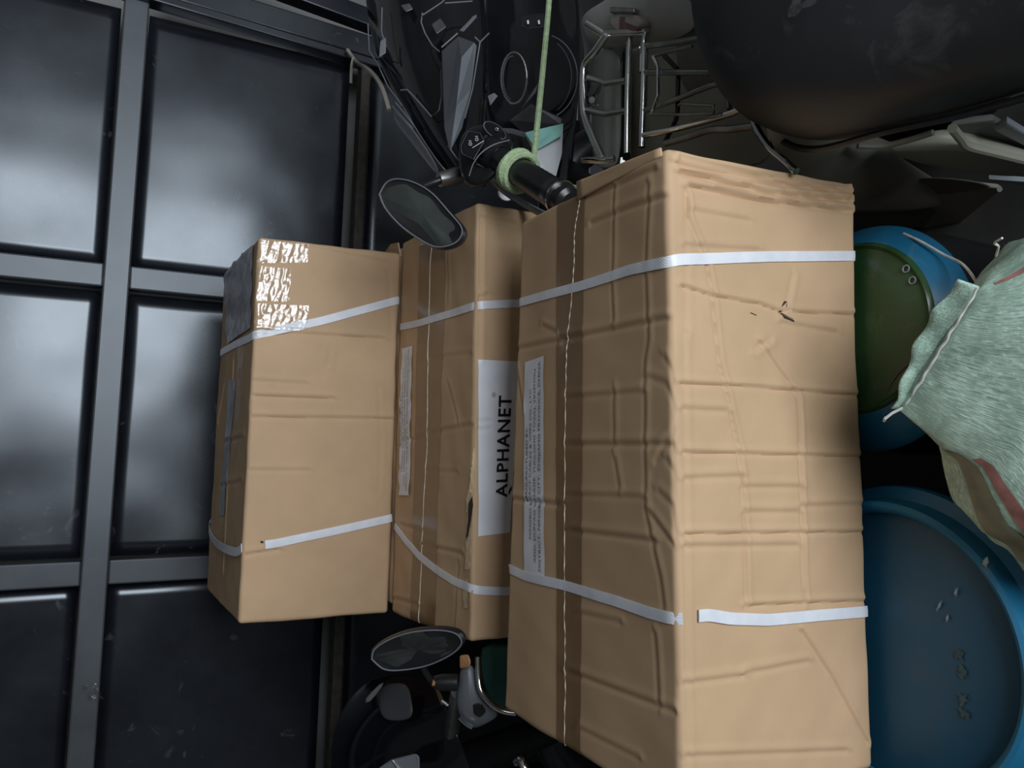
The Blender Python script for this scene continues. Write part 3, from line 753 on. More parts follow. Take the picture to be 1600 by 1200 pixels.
MB().lathe(prof, (gb[0], gb[1], 0), 72).build('body', 'black_plastic', drumG)  # black instead of blue: shade on the drum wall put into the colour
pr = []
n_r = 14
for i in range(n_r+1):
    t = i/n_r; pr.append((0.1495-(0.1495-RG*1.03)*t, DZ-0.054+0.046*t**0.8+(0.0016 if i % 2 else 0)))
P0 = MB(); V = []
for i, (r_, z) in enumerate(pr):
    t = i/n_r; cx, cy = gb+(gc-gb)*t
    V.append([(cx+r_*math.cos(a), cy+r_*math.sin(a), z) for a in np.linspace(0, 2*math.pi, 96, endpoint=False)])
P0.loft(V, cap=False).build('shoulder', 'drum_blue', drumG)
MB().lathe([(RG*1.05, DZ-0.020), (RG*1.04, DZ-0.008), (RG*1.0, DZ-0.003), (RG*0.96, DZ-0.006), (RG*0.90, DZ-0.0045), (RG*0.5, DZ-0.002), (0.0005, DZ-0.001)], (gc[0], gc[1], 0), 96).build('lid', 'lid_green', drumG)
for (x, y) in ((1416, 420), (1426, 438)):
    c = on_z(x, y, DZ-0.003); ring = [c+np.array([0.0042*math.cos(a), 0.0042*math.sin(a), 0.0006]) for a in np.linspace(0, 2*math.pi, 20, endpoint=False)]
    MB().tube(ring, 0.0009, 6, closed=True).build('printed_ring', 'mark_pale', drumG)
c0 = on_z(1404, 585, DZ-0.004); c1 = on_z(1424, 566, DZ-0.004); c2 = on_z(1412, 566, DZ-0.004); c3 = on_z(1380, 620, DZ-0.004)
MB().add([p+np.array([0, 0, 0.0015]) for p in (c0, c1, c2, c3)], [(0, 1, 2, 3)]).build('tape_scrap', 'dash_grey', drumG, smooth=0)

# ------------------------------------------------------------------ woven sack
sack = thing('woven_sack', (0.08, 0.34, 0), 'pale green woven sack with red stripes, mouth sewn shut with white thread', 'sack')
ZS = H-0.755
s0, s1 = on_z(1531, 448, ZS), on_z(1413, 640, ZS-0.01)          # ends of the sewn seam
ns, nt_ = 96, 60
def sack_ring(t):
    # t: 0 floor .. 1 seam; the filled head of the sack leans over the drums
    z = ZS*t
    tabz = [0.0, 0.05, 0.30, 0.50, 0.575, 0.615, 0.645, 0.67, ZS]
    Ls = [(-.10, .33), (-.17, .33), (-.18, .33), (-.15, .345), tuple(on_z(1625, 905, .585)[:2]), tuple(on_z(1560, 868, .615)[:2]), tuple(on_z(1508, 800, .645)[:2]), tuple(on_z(1484, 715, .67)[:2]), tuple(s1[:2])]
    Rs = [(.25, .24), (.31, .24), (.32, .25), (.31, .27), tuple(on_z(1690, 300, .575)[:2]), tuple(on_z(1650, 330, .615)[:2]), tuple(on_z(1615, 362, .645)[:2]), tuple(on_z(1572, 402, .67)[:2]), tuple(s0[:2])]
    bs_ = [.08, .13, .14, .13, .115, .10, .078, .052, .004]
    f_ = lambda arr: np.interp(z, tabz, arr)
    L = np.array([f_([q[0] for q in Ls]), f_([q[1] for q in Ls]), z]); R0 = np.array([f_([q[0] for q in Rs]), f_([q[1] for q in Rs]), z])
    ax = R0-L; a = np.linalg.norm(ax)/2; ax /= 2*a; b = f_(bs_)
    nrm = np.cross([0, 0, 1.0], ax); nrm /= np.linalg.norm(nrm)
    c = (L+R0)/2-nrm*b*0.35
    R_ = []
    for j in range(ns):
        th = 2*math.pi*j/ns; e = 0.8
        x = a*math.copysign(abs(math.cos(th))**e, math.cos(th)); y = b*math.copysign(abs(math.sin(th))**e, math.sin(th))
        p = c+ax*x+nrm*y
        wr = 0.009*noise.noise(Vector((p[0]*9, p[1]*9, p[2]*14)))+0.008*noise.noise(Vector((p[0]*25, p[1]*25, p[2]*30)))+0.0022*noise.noise(Vector((p[0]*60, p[1]*60, p[2]*75)))
        d = (ax*x+nrm*y); d = d/max(np.linalg.norm(d), 1e-6)
        fade = 1.0 if t < 0.93 else max(0.15, (1-t)/0.07)
        R_.append(p+d*wr*fade)
    return R_
ts = list(np.linspace(0, 0.8, 36))+list(np.linspace(0.81, 1, 44))
rings = [sack_ring(t) for t in ts]
mb = MB().loft(rings)
bo = mb.build('body', 'sack_weave', sack, smooth=70)
uvl = bo.data.uv_layers.new(name='UVMap')
co_ = {}
for li, lp_ in enumerate(bo.data.loops):
    vi = lp_.vertex_index; i, j = divmod(vi, ns)
    uvl.data[li].uv = (j/ns*1.2 if i < len(ts) else 0, ts[min(i, len(ts)-1)]*0.8)
# flat sewn hem standing up from the mouth
hem = []; axis = s1-s0
for i in range(40):
    t = i/39; p = s0+axis*t
    out = ray(1470, 545); 
    n_ = np.cross(axis/np.linalg.norm(axis), [0, 0, 1.0]); n_ /= np.linalg.norm(n_)
    if n_[1] < 0: n_ = -n_
    row = []
    for k in np.linspace(0, 1, 5):
        row.append(p+n_*0.016*k*math.sin(math.pi*min(1, 0.18+t*0.9))+np.array([0, 0, 0.020*k+0.003*math.sin(t*23+k*2)*k]))
    hem.append(row)
hm = MB().grid(hem).build('hem', 'sack_weave', sack, solid=0.002, smooth=70)
uvl = hm.data.uv_layers.new(name='UVMap')
for li, lp_ in enumerate(hm.data.loops):
    i, j = divmod(lp_.vertex_index, 5); uvl.data[li].uv = (i/40*0.3, j/5*0.05)
def sack_surface(t, j):              # a point on the sack by height and ring index
    i = min(range(len(ts)), key=lambda q: abs(ts[q]-t)); return np.array(rings[i][int(j) % ns])
def sack_strip(name, jc, wd, t0, t1, mat):
    rows = []
    for i, t in enumerate(ts):
        if t < t0 or t > t1: continue
        row = []
        for k in np.linspace(-wd, wd, 5):
            a = (jc+k) % ns; i0 = int(math.floor(a)); f_ = a-i0
            p = np.array(rings[i][i0 % ns])*(1-f_)+np.array(rings[i][(i0+1) % ns])*f_
            cc = np.mean(rings[i], axis=0); d = p-cc; d[2] = 0; d /= max(np.linalg.norm(d), 1e-6)
            row.append(p+d*0.0015)
        rows.append(row)
    MB().grid(rows).build(name, mat, sack, smooth=70)
sack_strip('red_stripe', 93, 0.9, 0.1, 0.995, 'sack_red')
sack_strip('red_stripe', 53.5, 1.3, 0.1, 0.97, 'sack_red')
sack_strip('edge_band', 48.5, 2.2, 0.1, 0.975, 'sack_olive')
th = [s0+axis*t+np.array([0, -0.005+0.0006*math.sin(t*40), 0.008+0.0006*math.sin(t*55)]) for t in np.linspace(0.02, 0.98, 60)]
e = s1+np.array([0, 0, 0.01]); th += [e+np.array(q) for q in ((-0.004, 0.004, 0.004), (-0.010, 0.010, 0.008), (-0.012, 0.014, 0.004), (-0.008, 0.018, -0.004))]
MB().tube(th, 0.0016, 6).build('stitching', 'cord_white', sack)
tf = [on_z(1556, 400, ZS-0.02), on_z(1560, 385, ZS), on_z(1554, 380, ZS+0.01), on_z(1566, 372, ZS+0.015)]
MB().tube(smooth_path(tf, 5), 0.0012, 5).build('loose_thread', 'cord_white', sack)
cd_ = [on_z(x, y, z) for (x, y, z) in ((1412, 365, DZ-0.035), (1440, 378, DZ-0.03), (1475, 398, DZ-0.03), (1500, 410, DZ-0.02), (1515, 425, DZ+0.0), (1530, 448, ZS-0.03))]
cord = tag(MB().tube(smooth_path(cd_, 8), 0.0016, 7).build('cord', 'cord_white'), 'thin white cord running from the green-lidded drum to the sack', 'cord')

# ------------------------------------------------------------------ helpers for scooters
def pix(pts): return [at(*p) for p in pts]
def patch(rows, name, mat, parent, solid=0.004, sub=2):
    return MB().grid([pix(r) for r in rows]).build(name, mat, parent, solid=solid, subsurf=sub, smooth=60)
def plate(pts, name, mat, parent, thick=0.012, bevel=0.002):
    P = pix(pts); c = np.mean(P, axis=0); dv = (c-CAM)/np.linalg.norm(c-CAM)
    return MB().slab(P[::-1], [p+dv*thick for p in P[::-1]]).build(name, mat, parent, smooth=0, bevel=bevel)
def rod(pts, r, name, mat, parent, n=8, sm=0, closed=False):
    P = pix(pts)
    if sm: P = smooth_path(P, sm)
    return MB().tube(P, r, n, closed=closed).build(name, mat, parent)
def wheel(c, axis, R_, parent):
    axis = np.array(axis, float); axis /= np.linalg.norm(axis); x = np.cross(axis, [0, 0, 1.0]); x /= np.linalg.norm(x); y = np.cross(axis, x)
    c = np.array(c, float)
    ring = [c+(R_-0.045)*(math.cos(a)*x+math.sin(a)*y) for a in np.linspace(0, 2*math.pi, 40, endpoint=False)]
    MB().tube(ring, 0.045, 12, closed=True).build('tyre', 'rubber', parent)
    for k in range(5):
        a = 2*math.pi*k/5; MB().tube([c, c+(R_-0.08)*(math.cos(a)*x+math.sin(a)*y)], 0.016, 8).build('spoke', 'steel_dull', parent)
    MB().tube([c-axis*0.04, c+axis*0.04], 0.035, 14).build('hub', 'steel_dull', parent)
def ellipse_rings(c0, c1, prof, up=(0, 0, 1.0), n=28, e=0.7):
    # body running from c0 to c1; prof: (t, half width, half height, dz)
    c0 = np.array(c0, float); c1 = np.array(c1, float); t_ = c1-c0; t_ /= np.linalg.norm(t_)
    s_ = np.cross(t_, up); s_ /= np.linalg.norm(s_); u_ = np.cross(s_, t_); R_ = []
    for (t, a, b, dz) in prof:
        c = c0+(c1-c0)*t+np.array([0, 0, dz])
        R_.append([c+s_*a*math.copysign(abs(math.cos(q))**e, math.cos(q))+u_*b*math.copysign(abs(math.sin(q))**e, math.sin(q)) for q in np.linspace(0, 2*math.pi, n, endpoint=False)])
    return R_
def mirror(outline, D, bulge_dir, parent, rim=0.006):
    P = smooth_path([at(x, y, D+dd) for (x, y, dd) in outline]+[at(outline[0][0], outline[0][1], D+outline[0][2])], 5)[:-1]
    P = [np.array(p) for p in P]; c = np.mean(P, axis=0); n_ = np.zeros(3)
    for i in range(len(P)): n_ += np.cross(P[i]-c, P[(i+1) % len(P)]-c)
    n_ /= np.linalg.norm(n_)
    if n_ @ (CAM-c) < 0: n_ = -n_
    rings = [[p+n_*0.0 for p in P], [c+(p-c)*1.05-n_*0.004 for p in P], [c+(p-c)*1.04-n_*0.012 for p in P], [c+(p-c)*0.8-n_*0.024 for p in P], [c+(p-c)*0.3-n_*0.032 for p in P]]
    rings = [[c+(p-c)*0.955-n_*0.002 for p in P]]+rings
    MB().loft(rings).build('mirror_shell', 'black_plastic', parent)
    MB().tube([c+(p-c)*0.985+n_*0.0006 for p in P], 0.0012, 6, closed=True).build('mirror_rim', 'blade_grey', parent)
    g = MB(); g.loft([[c+(p-c)*0.96-n_*0.0025 for p in P], [c+(p-c)*0.5-n_*0.0012 for p in P], [c+(p-c)*0.02-n_*0.0008 for p in P]]); g.build('mirror_glass', 'mirror_glass', parent)
    return c, n_

# ------------------------------------------------------------------ black scooter on the right of the cartons
bs = thing('scooter', (1.05, 1.55, 0), 'glossy black scooter nosing in above the cartons, oval mirror and grip wound with rope', 'scooter')
# fairing over the handlebar
patch([[(562, -40, 1.80), (572, 30, 1.76), (583, 92, 1.70), (632, 182, 1.58), (704, 290, 1.44)],
       [(600, -40, 1.66), (612, 35, 1.62), (630, 100, 1.56), (664, 185, 1.50), (716, 275, 1.41)],
       [(680, -40, 1.60), (690, 40, 1.57), (696, 100, 1.53), (706, 180, 1.47), (728, 262, 1.40)],
       [(760, -40, 1.66), (764, 40, 1.63), (764, 100, 1.58), (760, 170, 1.50), (752, 250, 1.43)]], 'front_fairing', 'black_gloss', bs, 0.006)
patch([[(755, -40, 1.70), (760, 60, 1.66), (760, 140, 1.58), (755, 220, 1.50), (760, 285, 1.46)],
       [(800, -40, 1.78), (805, 60, 1.76), (808, 140, 1.66), (812, 220, 1.54), (820, 300, 1.46)],
       [(860, -40, 1.74), (865, 60, 1.72), (866, 140, 1.62), (868, 220, 1.52), (868, 320, 1.46)],
       [(905, -40, 1.66), (908, 60, 1.64), (906, 140, 1.58), (898, 220, 1.52), (892, 320, 1.46)]], 'leg_shield', 'black_gloss', bs, 0.006)
# faceted grey blade, the facet turned to the light coloured paler
def facet(ptsA, ptsB, name, parent, mats, thick=0.014):
    for pts, mt in zip((ptsA, ptsB), mats): plate(pts, name, mt, parent, thick, 0.0012)
facet([(690, 80, 1.475), (716, 57, 1.475), (741, 66, 1.475), (721, 89, 1.452), (713, 165, 1.432), (702, 234, 1.372), (694, 200, 1.405), (691, 130, 1.45)],
      [(741, 66, 1.470), (745, 72, 1.475), (736, 140, 1.47), (722, 200, 1.43), (704, 236, 1.385), (702, 234, 1.371), (713, 165, 1.431), (721, 89, 1.451)],
      'grey_blade', bs, ('dash_grey', 'blade_grey'))
# highlights of the panel borders, drawn as thin pale rods
for pts in ([(660, 20, 1.545), (658, 35, 1.545), (664, 52, 1.54), (676, 72, 1.53), (686, 80, 1.50)],
            [(660, 24, 1.54), (690, 4, 1.55), (700, -6, 1.56)], [(738, 2, 1.58), (695, 5, 1.56)],
            [(597, 12, 1.655), (596, 50, 1.635), (603, 72, 1.62), (598, 88, 1.61), (590, 90, 1.65)],
            [(575, 38, 1.72), (577, 80, 1.70), (590, 100, 1.66), (606, 135, 1.61), (628, 165, 1.56)],
            [(626, 141, 1.545), (636, 140, 1.54), (646, 150, 1.53), (675, 183, 1.48), (686, 172, 1.47), (690, 150, 1.475), (689, 110, 1.50)],
            [(613, 166, 1.575), (645, 200, 1.525), (648, 198, 1.52), (618, 160, 1.56)],
            [(700, 228, 1.385), (712, 245, 1.375), (735, 270, 1.37)],
            [(742, 58, 1.485), (750, 66, 1.485), (747, 85, 1.485), (738, 140, 1.475), (726, 185, 1.445)],
            [(750, 66, 1.485), (764, 52, 1.50)], [(719, 48, 1.49), (744, 24, 1.52)],
            [(715, 52, 1.482), (690, 74, 1.482)]):
    rod(pts, 0.0014, 'edge_highlight', 'blade_grey', bs, 6)
plate([(674, 38, 1.535), (688, 28, 1.54), (698, 42, 1.535), (682, 54, 1.53)], 'ignition_switch', 'dash_grey', bs, 0.02)
plate([(719, 48, 1.495), (740, 24, 1.52), (746, 26, 1.52), (724, 50, 1.492)], 'trim_blade', 'blade_grey', bs, 0.008)
plate([(594, 64, 1.605), (603, 58, 1.605), (603, 83, 1.60), (592, 90, 1.60)], 'reflector', 'blade_grey', bs, 0.008)
plate([(626, 8, 1.60), (640, 5, 1.60), (646, 14, 1.595), (634, 19, 1.59)], 'bolt_cover', 'steel_dull', bs, 0.01)
patch([[(614, 165, 1.575), (630, 180, 1.55), (650, 202, 1.52), (690, 262, 1.44)], [(618, 190, 1.60), (632, 206, 1.575), (652, 232, 1.54), (692, 285, 1.45)]], 'lower_trim', 'blade_grey', bs, 0.006)
# instrument surround and lamp rims
def ring_px(cx, cy, rx, ry, D, r, name, mat, a0=0, a1=360, tilt=0.0):
    pts = []
    for a in np.linspace(math.radians(a0), math.radians(a1), 28):
        pts.append((cx+rx*math.cos(a), cy+ry*math.sin(a), D+tilt*math.cos(a)))
    return rod(pts, r, name, mat, bs, 7)
ring_px(803, 122, 20, 40, 1.53, 0.0022, 'gauge_bezel', 'steel_dull', 0, 360)
ring_px(800, 122, 14, 34, 1.535, 0.0015, 'gauge_ring', 'dash_grey', 100, 280)
ring_px(848, 120, 54, 66, 1.53, 0.0016, 'lamp_rim', 'dash_grey', -75, 80)
ring_px(848, 120, 45, 60, 1.54, 0.0013, 'lamp_rim', 'dash_grey', -60, 60)
plate([(812, 24, 1.56), (850, 20, 1.56), (852, 42, 1.55), (822, 46, 1.55), (812, 40, 1.55)], 'switch_pod', 'black_plastic', bs, 0.03)
for x in (824, 841): plate([(x-1, 32, 1.545), (x+2, 31, 1.545), (x+3, 37, 1.545), (x, 38, 1.545)], 'switch_mark', 'paper_white', bs, 0.003, 0.0004)
plate([(826, 150, 1.47), (842, 128, 1.47), (838, 145, 1.47), (814, 172, 1.46)], 'grey_stay', 'dash_grey', bs, 0.006)
plate([(762, 150, 1.44), (772, 145, 1.44), (778, 150, 1.44), (766, 165, 1.43)], 'key_tag', 'blade_grey', bs, 0.004, 0.0006)
plate([(795, 188, 1.445), (830, 160, 1.46), (835, 164, 1.46), (880, 185, 1.46), (878, 196, 1.46), (818, 208, 1.43)], 'lower_cover', 'black_plastic', bs, 0.02)
# sticker
def yplate(pts, y, thick, name, mat, parent):
    P = [on_y(p[0], p[1], y+0.004*math.sin(p[0]*0.7+p[1]*0.3)) for p in pts]
    return MB().slab(P[::-1], [p+np.array([0, thick, 0]) for p in P[::-1]]).build(name, mat, parent, smooth=0)
stk = yplate([(820, 207), (880, 193), (878, 240), (866, 286), (838, 268), (832, 230)], 1.205, 0.003, 'sticker', 'sticker_white', bs)
yplate([(820, 207), (880, 193), (877, 212), (842, 233), (834, 228)], 1.199, 0.001, 'sticker_band', 'sticker_teal', bs)
# handlebar: switch housing, collar, grip
g0, g1 = at(742, 226, 1.36), at(884, 313, 1.15)
gd = (g1-g0); gl = np.linalg.norm(gd); gd /= gl
hp = lambda t: g0+(g1-g0)*t
hs = pix([(716, 218, 1.345), (730, 198, 1.345), (768, 190, 1.335), (796, 206, 1.325), (806, 232, 1.300), (790, 258, 1.285), (768, 284, 1.285), (744, 298, 1.30), (724, 290, 1.325), (716, 258, 1.335)])
hc = np.mean(hs, axis=0); hv = (hc-CAM)/np.linalg.norm(hc-CAM)
MB().loft([[p+hv*0.055 for p in hs], [p+hv*0.02 for p in hs], [p+hv*0.004 for p in hs], [hc+(p-hc)*0.90-hv*0.010 for p in hs], [hc+(p-hc)*0.55-hv*0.016 for p in hs]]).build('switch_housing', 'black_plastic', bs, subsurf=2, smooth=80)
rod([(733, 275, 1.276), (740, 255, 1.270), (753, 238, 1.267), (772, 226, 1.270), (796, 219, 1.282)], 0.0010, 'housing_ridge', 'blade_grey', bs, 8, 5)  # highlight on the ridge put into its pale grey
plate([(720, 228, 1.292), (732, 205, 1.296), (750, 208, 1.290), (756, 222, 1.282), (740, 249, 1.276), (722, 240, 1.286)], 'beam_switch', 'black_gloss', bs, 0.018, 0.003)
rod([(720, 228, 1.290), (732, 205, 1.294), (750, 208, 1.288), (756, 222, 1.280), (740, 249, 1.274), (722, 240, 1.284)], 0.0008, 'switch_rim', 'dash_grey', bs, 6, closed=True)
def pix_ring(cx, cy, rr, D, n=14): return [(cx+rr*math.cos(a), cy+rr*math.sin(a), D) for a in np.linspace(0, 2*math.pi, n, endpoint=False)]
for (x, y) in ((735, 225), (745, 218)):
    rod(pix_ring(x, y, 2.2, 1.277, 12), 0.0004, 'lamp_symbol', 'paper_white', bs, 5, closed=True)
    for k in range(3): rod([(x-1.5+k*1.5, y-3.8, 1.277), (x-2.5+k*1.5, y-5.6, 1.277)], 0.0003, 'lamp_symbol', 'paper_white', bs, 4)
rod([(738, 231, 1.272), (756, 220, 1.272)], 0.0005, 'switch_line', 'paper_white', bs, 5)
pb = [at(754+0, 196, 1.33), ]
rod(pix_ring(776, 202, 2, 1.288), 0.001, 'horn_contact', 'steel_dull', bs, 5, closed=True)
pill = []
for a in np.linspace(0, 2*math.pi, 28, endpoint=False):
    x, y = 20*math.cos(a), 9.5*math.sin(a); c_, s_ = math.cos(0.62), math.sin(0.62); pill.append((773+x*c_-y*s_, 204+x*s_+y*c_, 1.292))
plate(pill, 'horn_button', 'black_gloss', bs, 0.02, 0.003)
rod(pill, 0.0010, 'button_rim', 'dash_grey', bs, 6, closed=True)
MB().tube([hp(0.17), hp(0.20), hp(0.24), hp(0.30), hp(0.33)], [0.027, 0.034, 0.034, 0.028, 0.0225], 28).build('collar', 'black_gloss', bs)
rib = [(0.32, 0.0215)]
for i in range(26): rib += [(0.34+i*0.0215, 0.0225 if i % 2 else 0.0218)]
rib += [(0.90, 0.0235), (0.93, 0.0252), (0.955, 0.0252), (0.965, 0.022), (1.02, 0.0215), (1.04, 0.015)]
MB().tube([hp(t) for t, _ in rib], [r_ for _, r_ in rib], 24).build('grip', 'rubber', bs)
MB().tube([hp(t) for t in (0.946, 0.958)], [0.0256, 0.0256], 24).build('bar_end_ring', 'chrome', bs)
# lever and perch under the grip
rod([(726, 262, 1.40), (760, 275, 1.42), (790, 300, 1.41), (830, 325, 1.34), (870, 345, 1.27)], 0.006, 'brake_lever', 'steel_dull', bs, 8, 4)
plate(pix_ring(792, 300, 15, 1.46, 20), 'lever_boss', 'steel_dull', bs, 0.02, 0.002)
plate([(738, 272, 1.38), (768, 270, 1.38), (760, 292, 1.39), (737, 292, 1.38)], 'perch', 'panel_dark', bs, 0.03, 0.003)
rod([(775, 205, 1.36), (800, 206, 1.36), (820, 212, 1.36)], 0.006, 'switch_lever', 'dash_grey', bs, 8)
# mirror with stem
rod([(720, 272, 1.385), (712, 275, 1.38), (706, 277, 1.375), (686, 281, 1.365)], [0.013, 0.0155, 0.015, 0.0125], 'mirror_mount', 'steel_dull', bs, 16)
rod([(690, 281, 1.365), (676, 286, 1.36), (660, 293, 1.35), (650, 305, 1.34)], 0.0065, 'mirror_stem', 'black_plastic', bs, 10, 4)
mirror([(592, 303, .03), (603, 285, .028), (621, 279, .022), (648, 285, .012), (676, 302, .0), (703, 332, -.012), (720, 352, -.020), (723, 365, -.022), (715, 378, -.020),
        (696, 386, -.016), (676, 385, -.006), (652, 372, .006), (625, 352, .018), (602, 326, .027)], 1.30, None, bs)
# the rest of the machine, parked along the gate
rod([(735, 240, 1.42), (760, 180, 1.62), (790, 120, 1.75)], 0.016, 'handlebar', 'steel_dull', bs, 10)
MB().tube([(0.74, 1.50, 0.86), (0.66, 1.62, 0.42), (0.62, 1.68, 0.25)], [0.05, 0.035, 0.03], 14).build('fork', 'black_plastic', bs)
wheel((0.62, 1.70, 0.235), (0.15, 1, 0), 0.235, bs)
wheel((1.78, 1.52, 0.235), (0.15, 1, 0), 0.235, bs)
MB().loft(ellipse_rings((0.86, 1.52, 0.36), (1.85, 1.50, 0.50), [(0, .10, .06, 0), (.15, .14, .06, -.04), (.4, .14, .07, -.03), (.55, .14, .16, .04), (.8, .13, .15, .08), (1.0, .06, .06, .14)])).build('body', 'black_gloss', bs)
MB().loft(ellipse_rings((1.25, 1.51, 0.74), (1.85, 1.50, 0.78), [(0, .07, .03, 0), (.2, .13, .05, 0), (.6, .14, .05, .02), (1.0, .09, .03, .04)])).build('seat', 'vinyl_black', bs)

# rope: comes down from above and is wound round the grip
rope = thing('rope', at(836, 258, 1.25), 'pale green rope coming down from above and wound round the scooter grip', 'rope')
rp = smooth_path([at(866, -120, 1.52), at(858, 0, 1.44), at(848, 110, 1.37), at(840, 190, 1.31), at(834, 250, 1.255)], 10)
rope_path = []
MB().tube(rp, 0.0052, 8).build('hanging_length', 'rope_green', rope)
gx = np.cross(gd, [0, 0, 1.0]); gx /= np.linalg.norm(gx); gy = np.cross(gd, gx)
coil = []
for i in range(110):
    a = 2*math.pi*i/26; t = 0.475+0.010*math.sin(i*0.17)+0.00065*i
    coil.append(hp(t)+(0.0275+0.003*math.sin(i*0.31))*(math.cos(a)*gx+math.sin(a)*gy))
MB().tube(coil, 0.0055, 8).build('wrapped_turns', 'rope_green', rope)
tail = smooth_path([hp(0.52)-gy*0.028, hp(0.60)-np.array([0, 0, 0.045]), hp(0.74)-np.array([-0.004, 0, 0.060]), hp(0.82)-np.array([-0.01, 0, 0.058])], 8)
MB().tube(tail, 0.0055, 8).build('rope_end', 'rope_green', rope)
rp2 = smooth_path([on_y(543, 78, GY-0.06), on_y(556, 96, GY-0.12), at(570, 105, 1.80), at(585, 118, 1.72), at(598, 140, 1.66), at(608, 172, 1.64)], 6)
rope2 = tag(MB().tube(rp2, 0.005, 7).build('rope', 'panel_olive'), 'short dull rope end tied between the gate post and the scooter fairing', 'rope')
fray = smooth_path([on_y(552, 90, GY-0.10), on_y(549, 105, GY-0.10), on_y(548, 130, GY-0.09)], 4)
MB().tube(fray, 0.004, 6).build('frayed_end', 'panel_olive', rope2)

# ------------------------------------------------------------------ scooter with the long black seat and the chrome rack
rs = thing('scooter', (0.60, 0.55, 0), 'scooter with long black vinyl seat and chrome rear rack beside the cartons', 'scooter')
ZR = H-0.73
def zr(pts, dz=0.0): return [on_z(p[0], p[1], ZR+(p[2] if len(p) > 2 else 0)+dz) for p in pts]
def rack(pts, r, sm=3, mat='chrome', name='rack_tube'):
    P = zr(pts); P = smooth_path(P, sm) if sm else P
    return MB().tube(P, r, 9).build(name, mat, rs)
rack([(916, 36, .05), (944, 54, .03)], 0.0055, 0)
MB().tube(zr([(944, 54, .03), (946, 52, .03), (985, 51, .005), (1010, 50, .0)]), 0.0055, 9).build('rack_tube', 'chrome', rs)
MB().tube(smooth_path(zr([(948, 54, .03), (930, 80, .03), (914, 100, .03), (911, 125, .03), (911, 165, .03), (914, 185, .03), (925, 212, .03), (941, 248, .03)]), 4), 0.0062, 10).build('rack_hoop', 'chrome', rs)
rack([(911, 250, .03), (941, 250, .03), (960, 248, .02)], 0.0055, 0)
rack([(984, 56), (981, 150), (980, 240)], 0.0055, 0)
rack([(1011, 50), (1006, 70), (1004, 113)], 0.0055, 3)
rack([(1008, 68), (1006, 150), (1003, 230)], 0.0055, 0)
rack([(918, 121, .03), (946, 130, .012), (978, 126, .0)], 0.005, 0)
rack([(916, 172, .03), (946, 178, .012), (980, 173, .0)], 0.005, 0)
rack([(1010, 72), (1060, 66), (1110, 58)], 0.0045, 0, 'steel_dull')
rack([(1006, 113), (1060, 113), (1113, 113)], 0.0045, 0, 'steel_dull')
rack([(1004, 174), (1050, 158), (1090, 142), (1122, 131), (1135, 138), (1140, 170)], 0.0040, 3, 'steel_dull')
rack([(1004, 212), (1060, 200), (1120, 184), (1155, 172), (1161, 162), (1161, 150)], 0.0048, 3, 'chrome')
rack([(1040, 224), (1075, 214), (1110, 203), (1140, 202), (1178, 197)], 0.0050, 3, 'steel_dull')
rack([(1173, 150), (1174, 175), (1181, 198), (1200, 228), (1225, 250), (1244, 268)], 0.0048, 3, 'chrome')
rack([(1021, 88, .01), (1028, 105, .01), (1028, 150, .01), (1018, 176, .01)], 0.0030, 0)
rack([(1021, 88, .01), (1050, 80, .01), (1082, 72, .01)], 0.0022, 0, 'steel_dull')
rack([(1016, 178, .01), (1060, 179, .01), (1116, 177, .01), (1115, 165, .01), (1064, 162, .01), (1060, 165, .01)], 0.0022, 0, 'steel_dull')
rack([(1060, 116, -.01), (1059, 150, -.01), (1058, 180, -.01), (1050, 200, -.01), (1040, 220, -.01)], 0.0035, 3, 'rubber', 'bungee')
rack([(1038, 87, -.01), (1058, 108, -.01)], 0.0035, 0, 'rubber', 'bungee')
def zplate(pts, thick, name, mat, bevel=0.002):
    P = zr(pts); return MB().slab(P[::-1], [p-np.array([0, 0, thick]) for p in P[::-1]]).build(name, mat, rs, smooth=0, bevel=bevel)
zplate([(924, 130, .01), (938, 132, .012), (934, 146, .008), (930, 150, .005), (934, 165, .005), (926, 168, .005), (918, 160, .006), (918, 147, .008)], 0.004, 'rack_bracket', 'steel_dull')
MB().tube([on_z(925, 156, ZR+.008), on_z(925, 156, ZR+.014)], 0.0055, 6).build('bolt', 'steel_dull', rs)
# grey tail cowl under the rack
def zpatch(rows, name, mat, solid=0.006, sub=2):
    return MB().grid([zr(r) for r in rows]).build(name, mat, rs, solid=solid, subsurf=sub, smooth=60)
zpatch([[(908, 30, -.03), (920, 14, -.02), (968, -10, -.01), (985, -40, -.01)],
        [(916, 60, -.03), (935, 40, -.015), (985, 20, .0), (1010, -40, .0)],
        [(932, 70, -.04), (960, 62, -.025), (1030, 48, -.015), (1060, -40, -.01)],
        [(960, 74, -.08), (1000, 70, -.06), (1060, 62, -.05), (1110, 40, -.05)]], 'tail_cowl', 'tail_grey')
zpatch([[(928, 74, -.09), (948, 72, -.045), (972, 74, -.07)], [(926, 160, -.09), (947, 160, -.045), (972, 160, -.07)], [(926, 268, -.09), (947, 268, -.045), (972, 268, -.07)]], 'rear_bolster', 'tail_grey')
zpatch([[(968, 74, -.11), (1020, 70, -.085), (1120, 60, -.085), (1180, 50, -.09)], [(968, 150, -.11), (1020, 150, -.095), (1120, 150, -.095), (1180, 150, -.10)],
        [(968, 268, -.12), (1020, 268, -.11), (1120, 268, -.11), (1240, 268, -.14)]], 'tail_tray', 'panel_olive')
zplate([(972, 80, -.07), (977, 80, -.07), (978, 250, -.07), (972, 250, -.07)], 0.01, 'tray_slot', 'black_plastic')
lampc = zr([(982, 36, .008)])[0]
zplate([(960+24*math.cos(a)+16, 34+16*math.sin(a), .008) for a in np.linspace(0, 2*math.pi, 20, endpoint=False)], 0.02, 'tail_lamp', 'lamp_clear', 0.003)
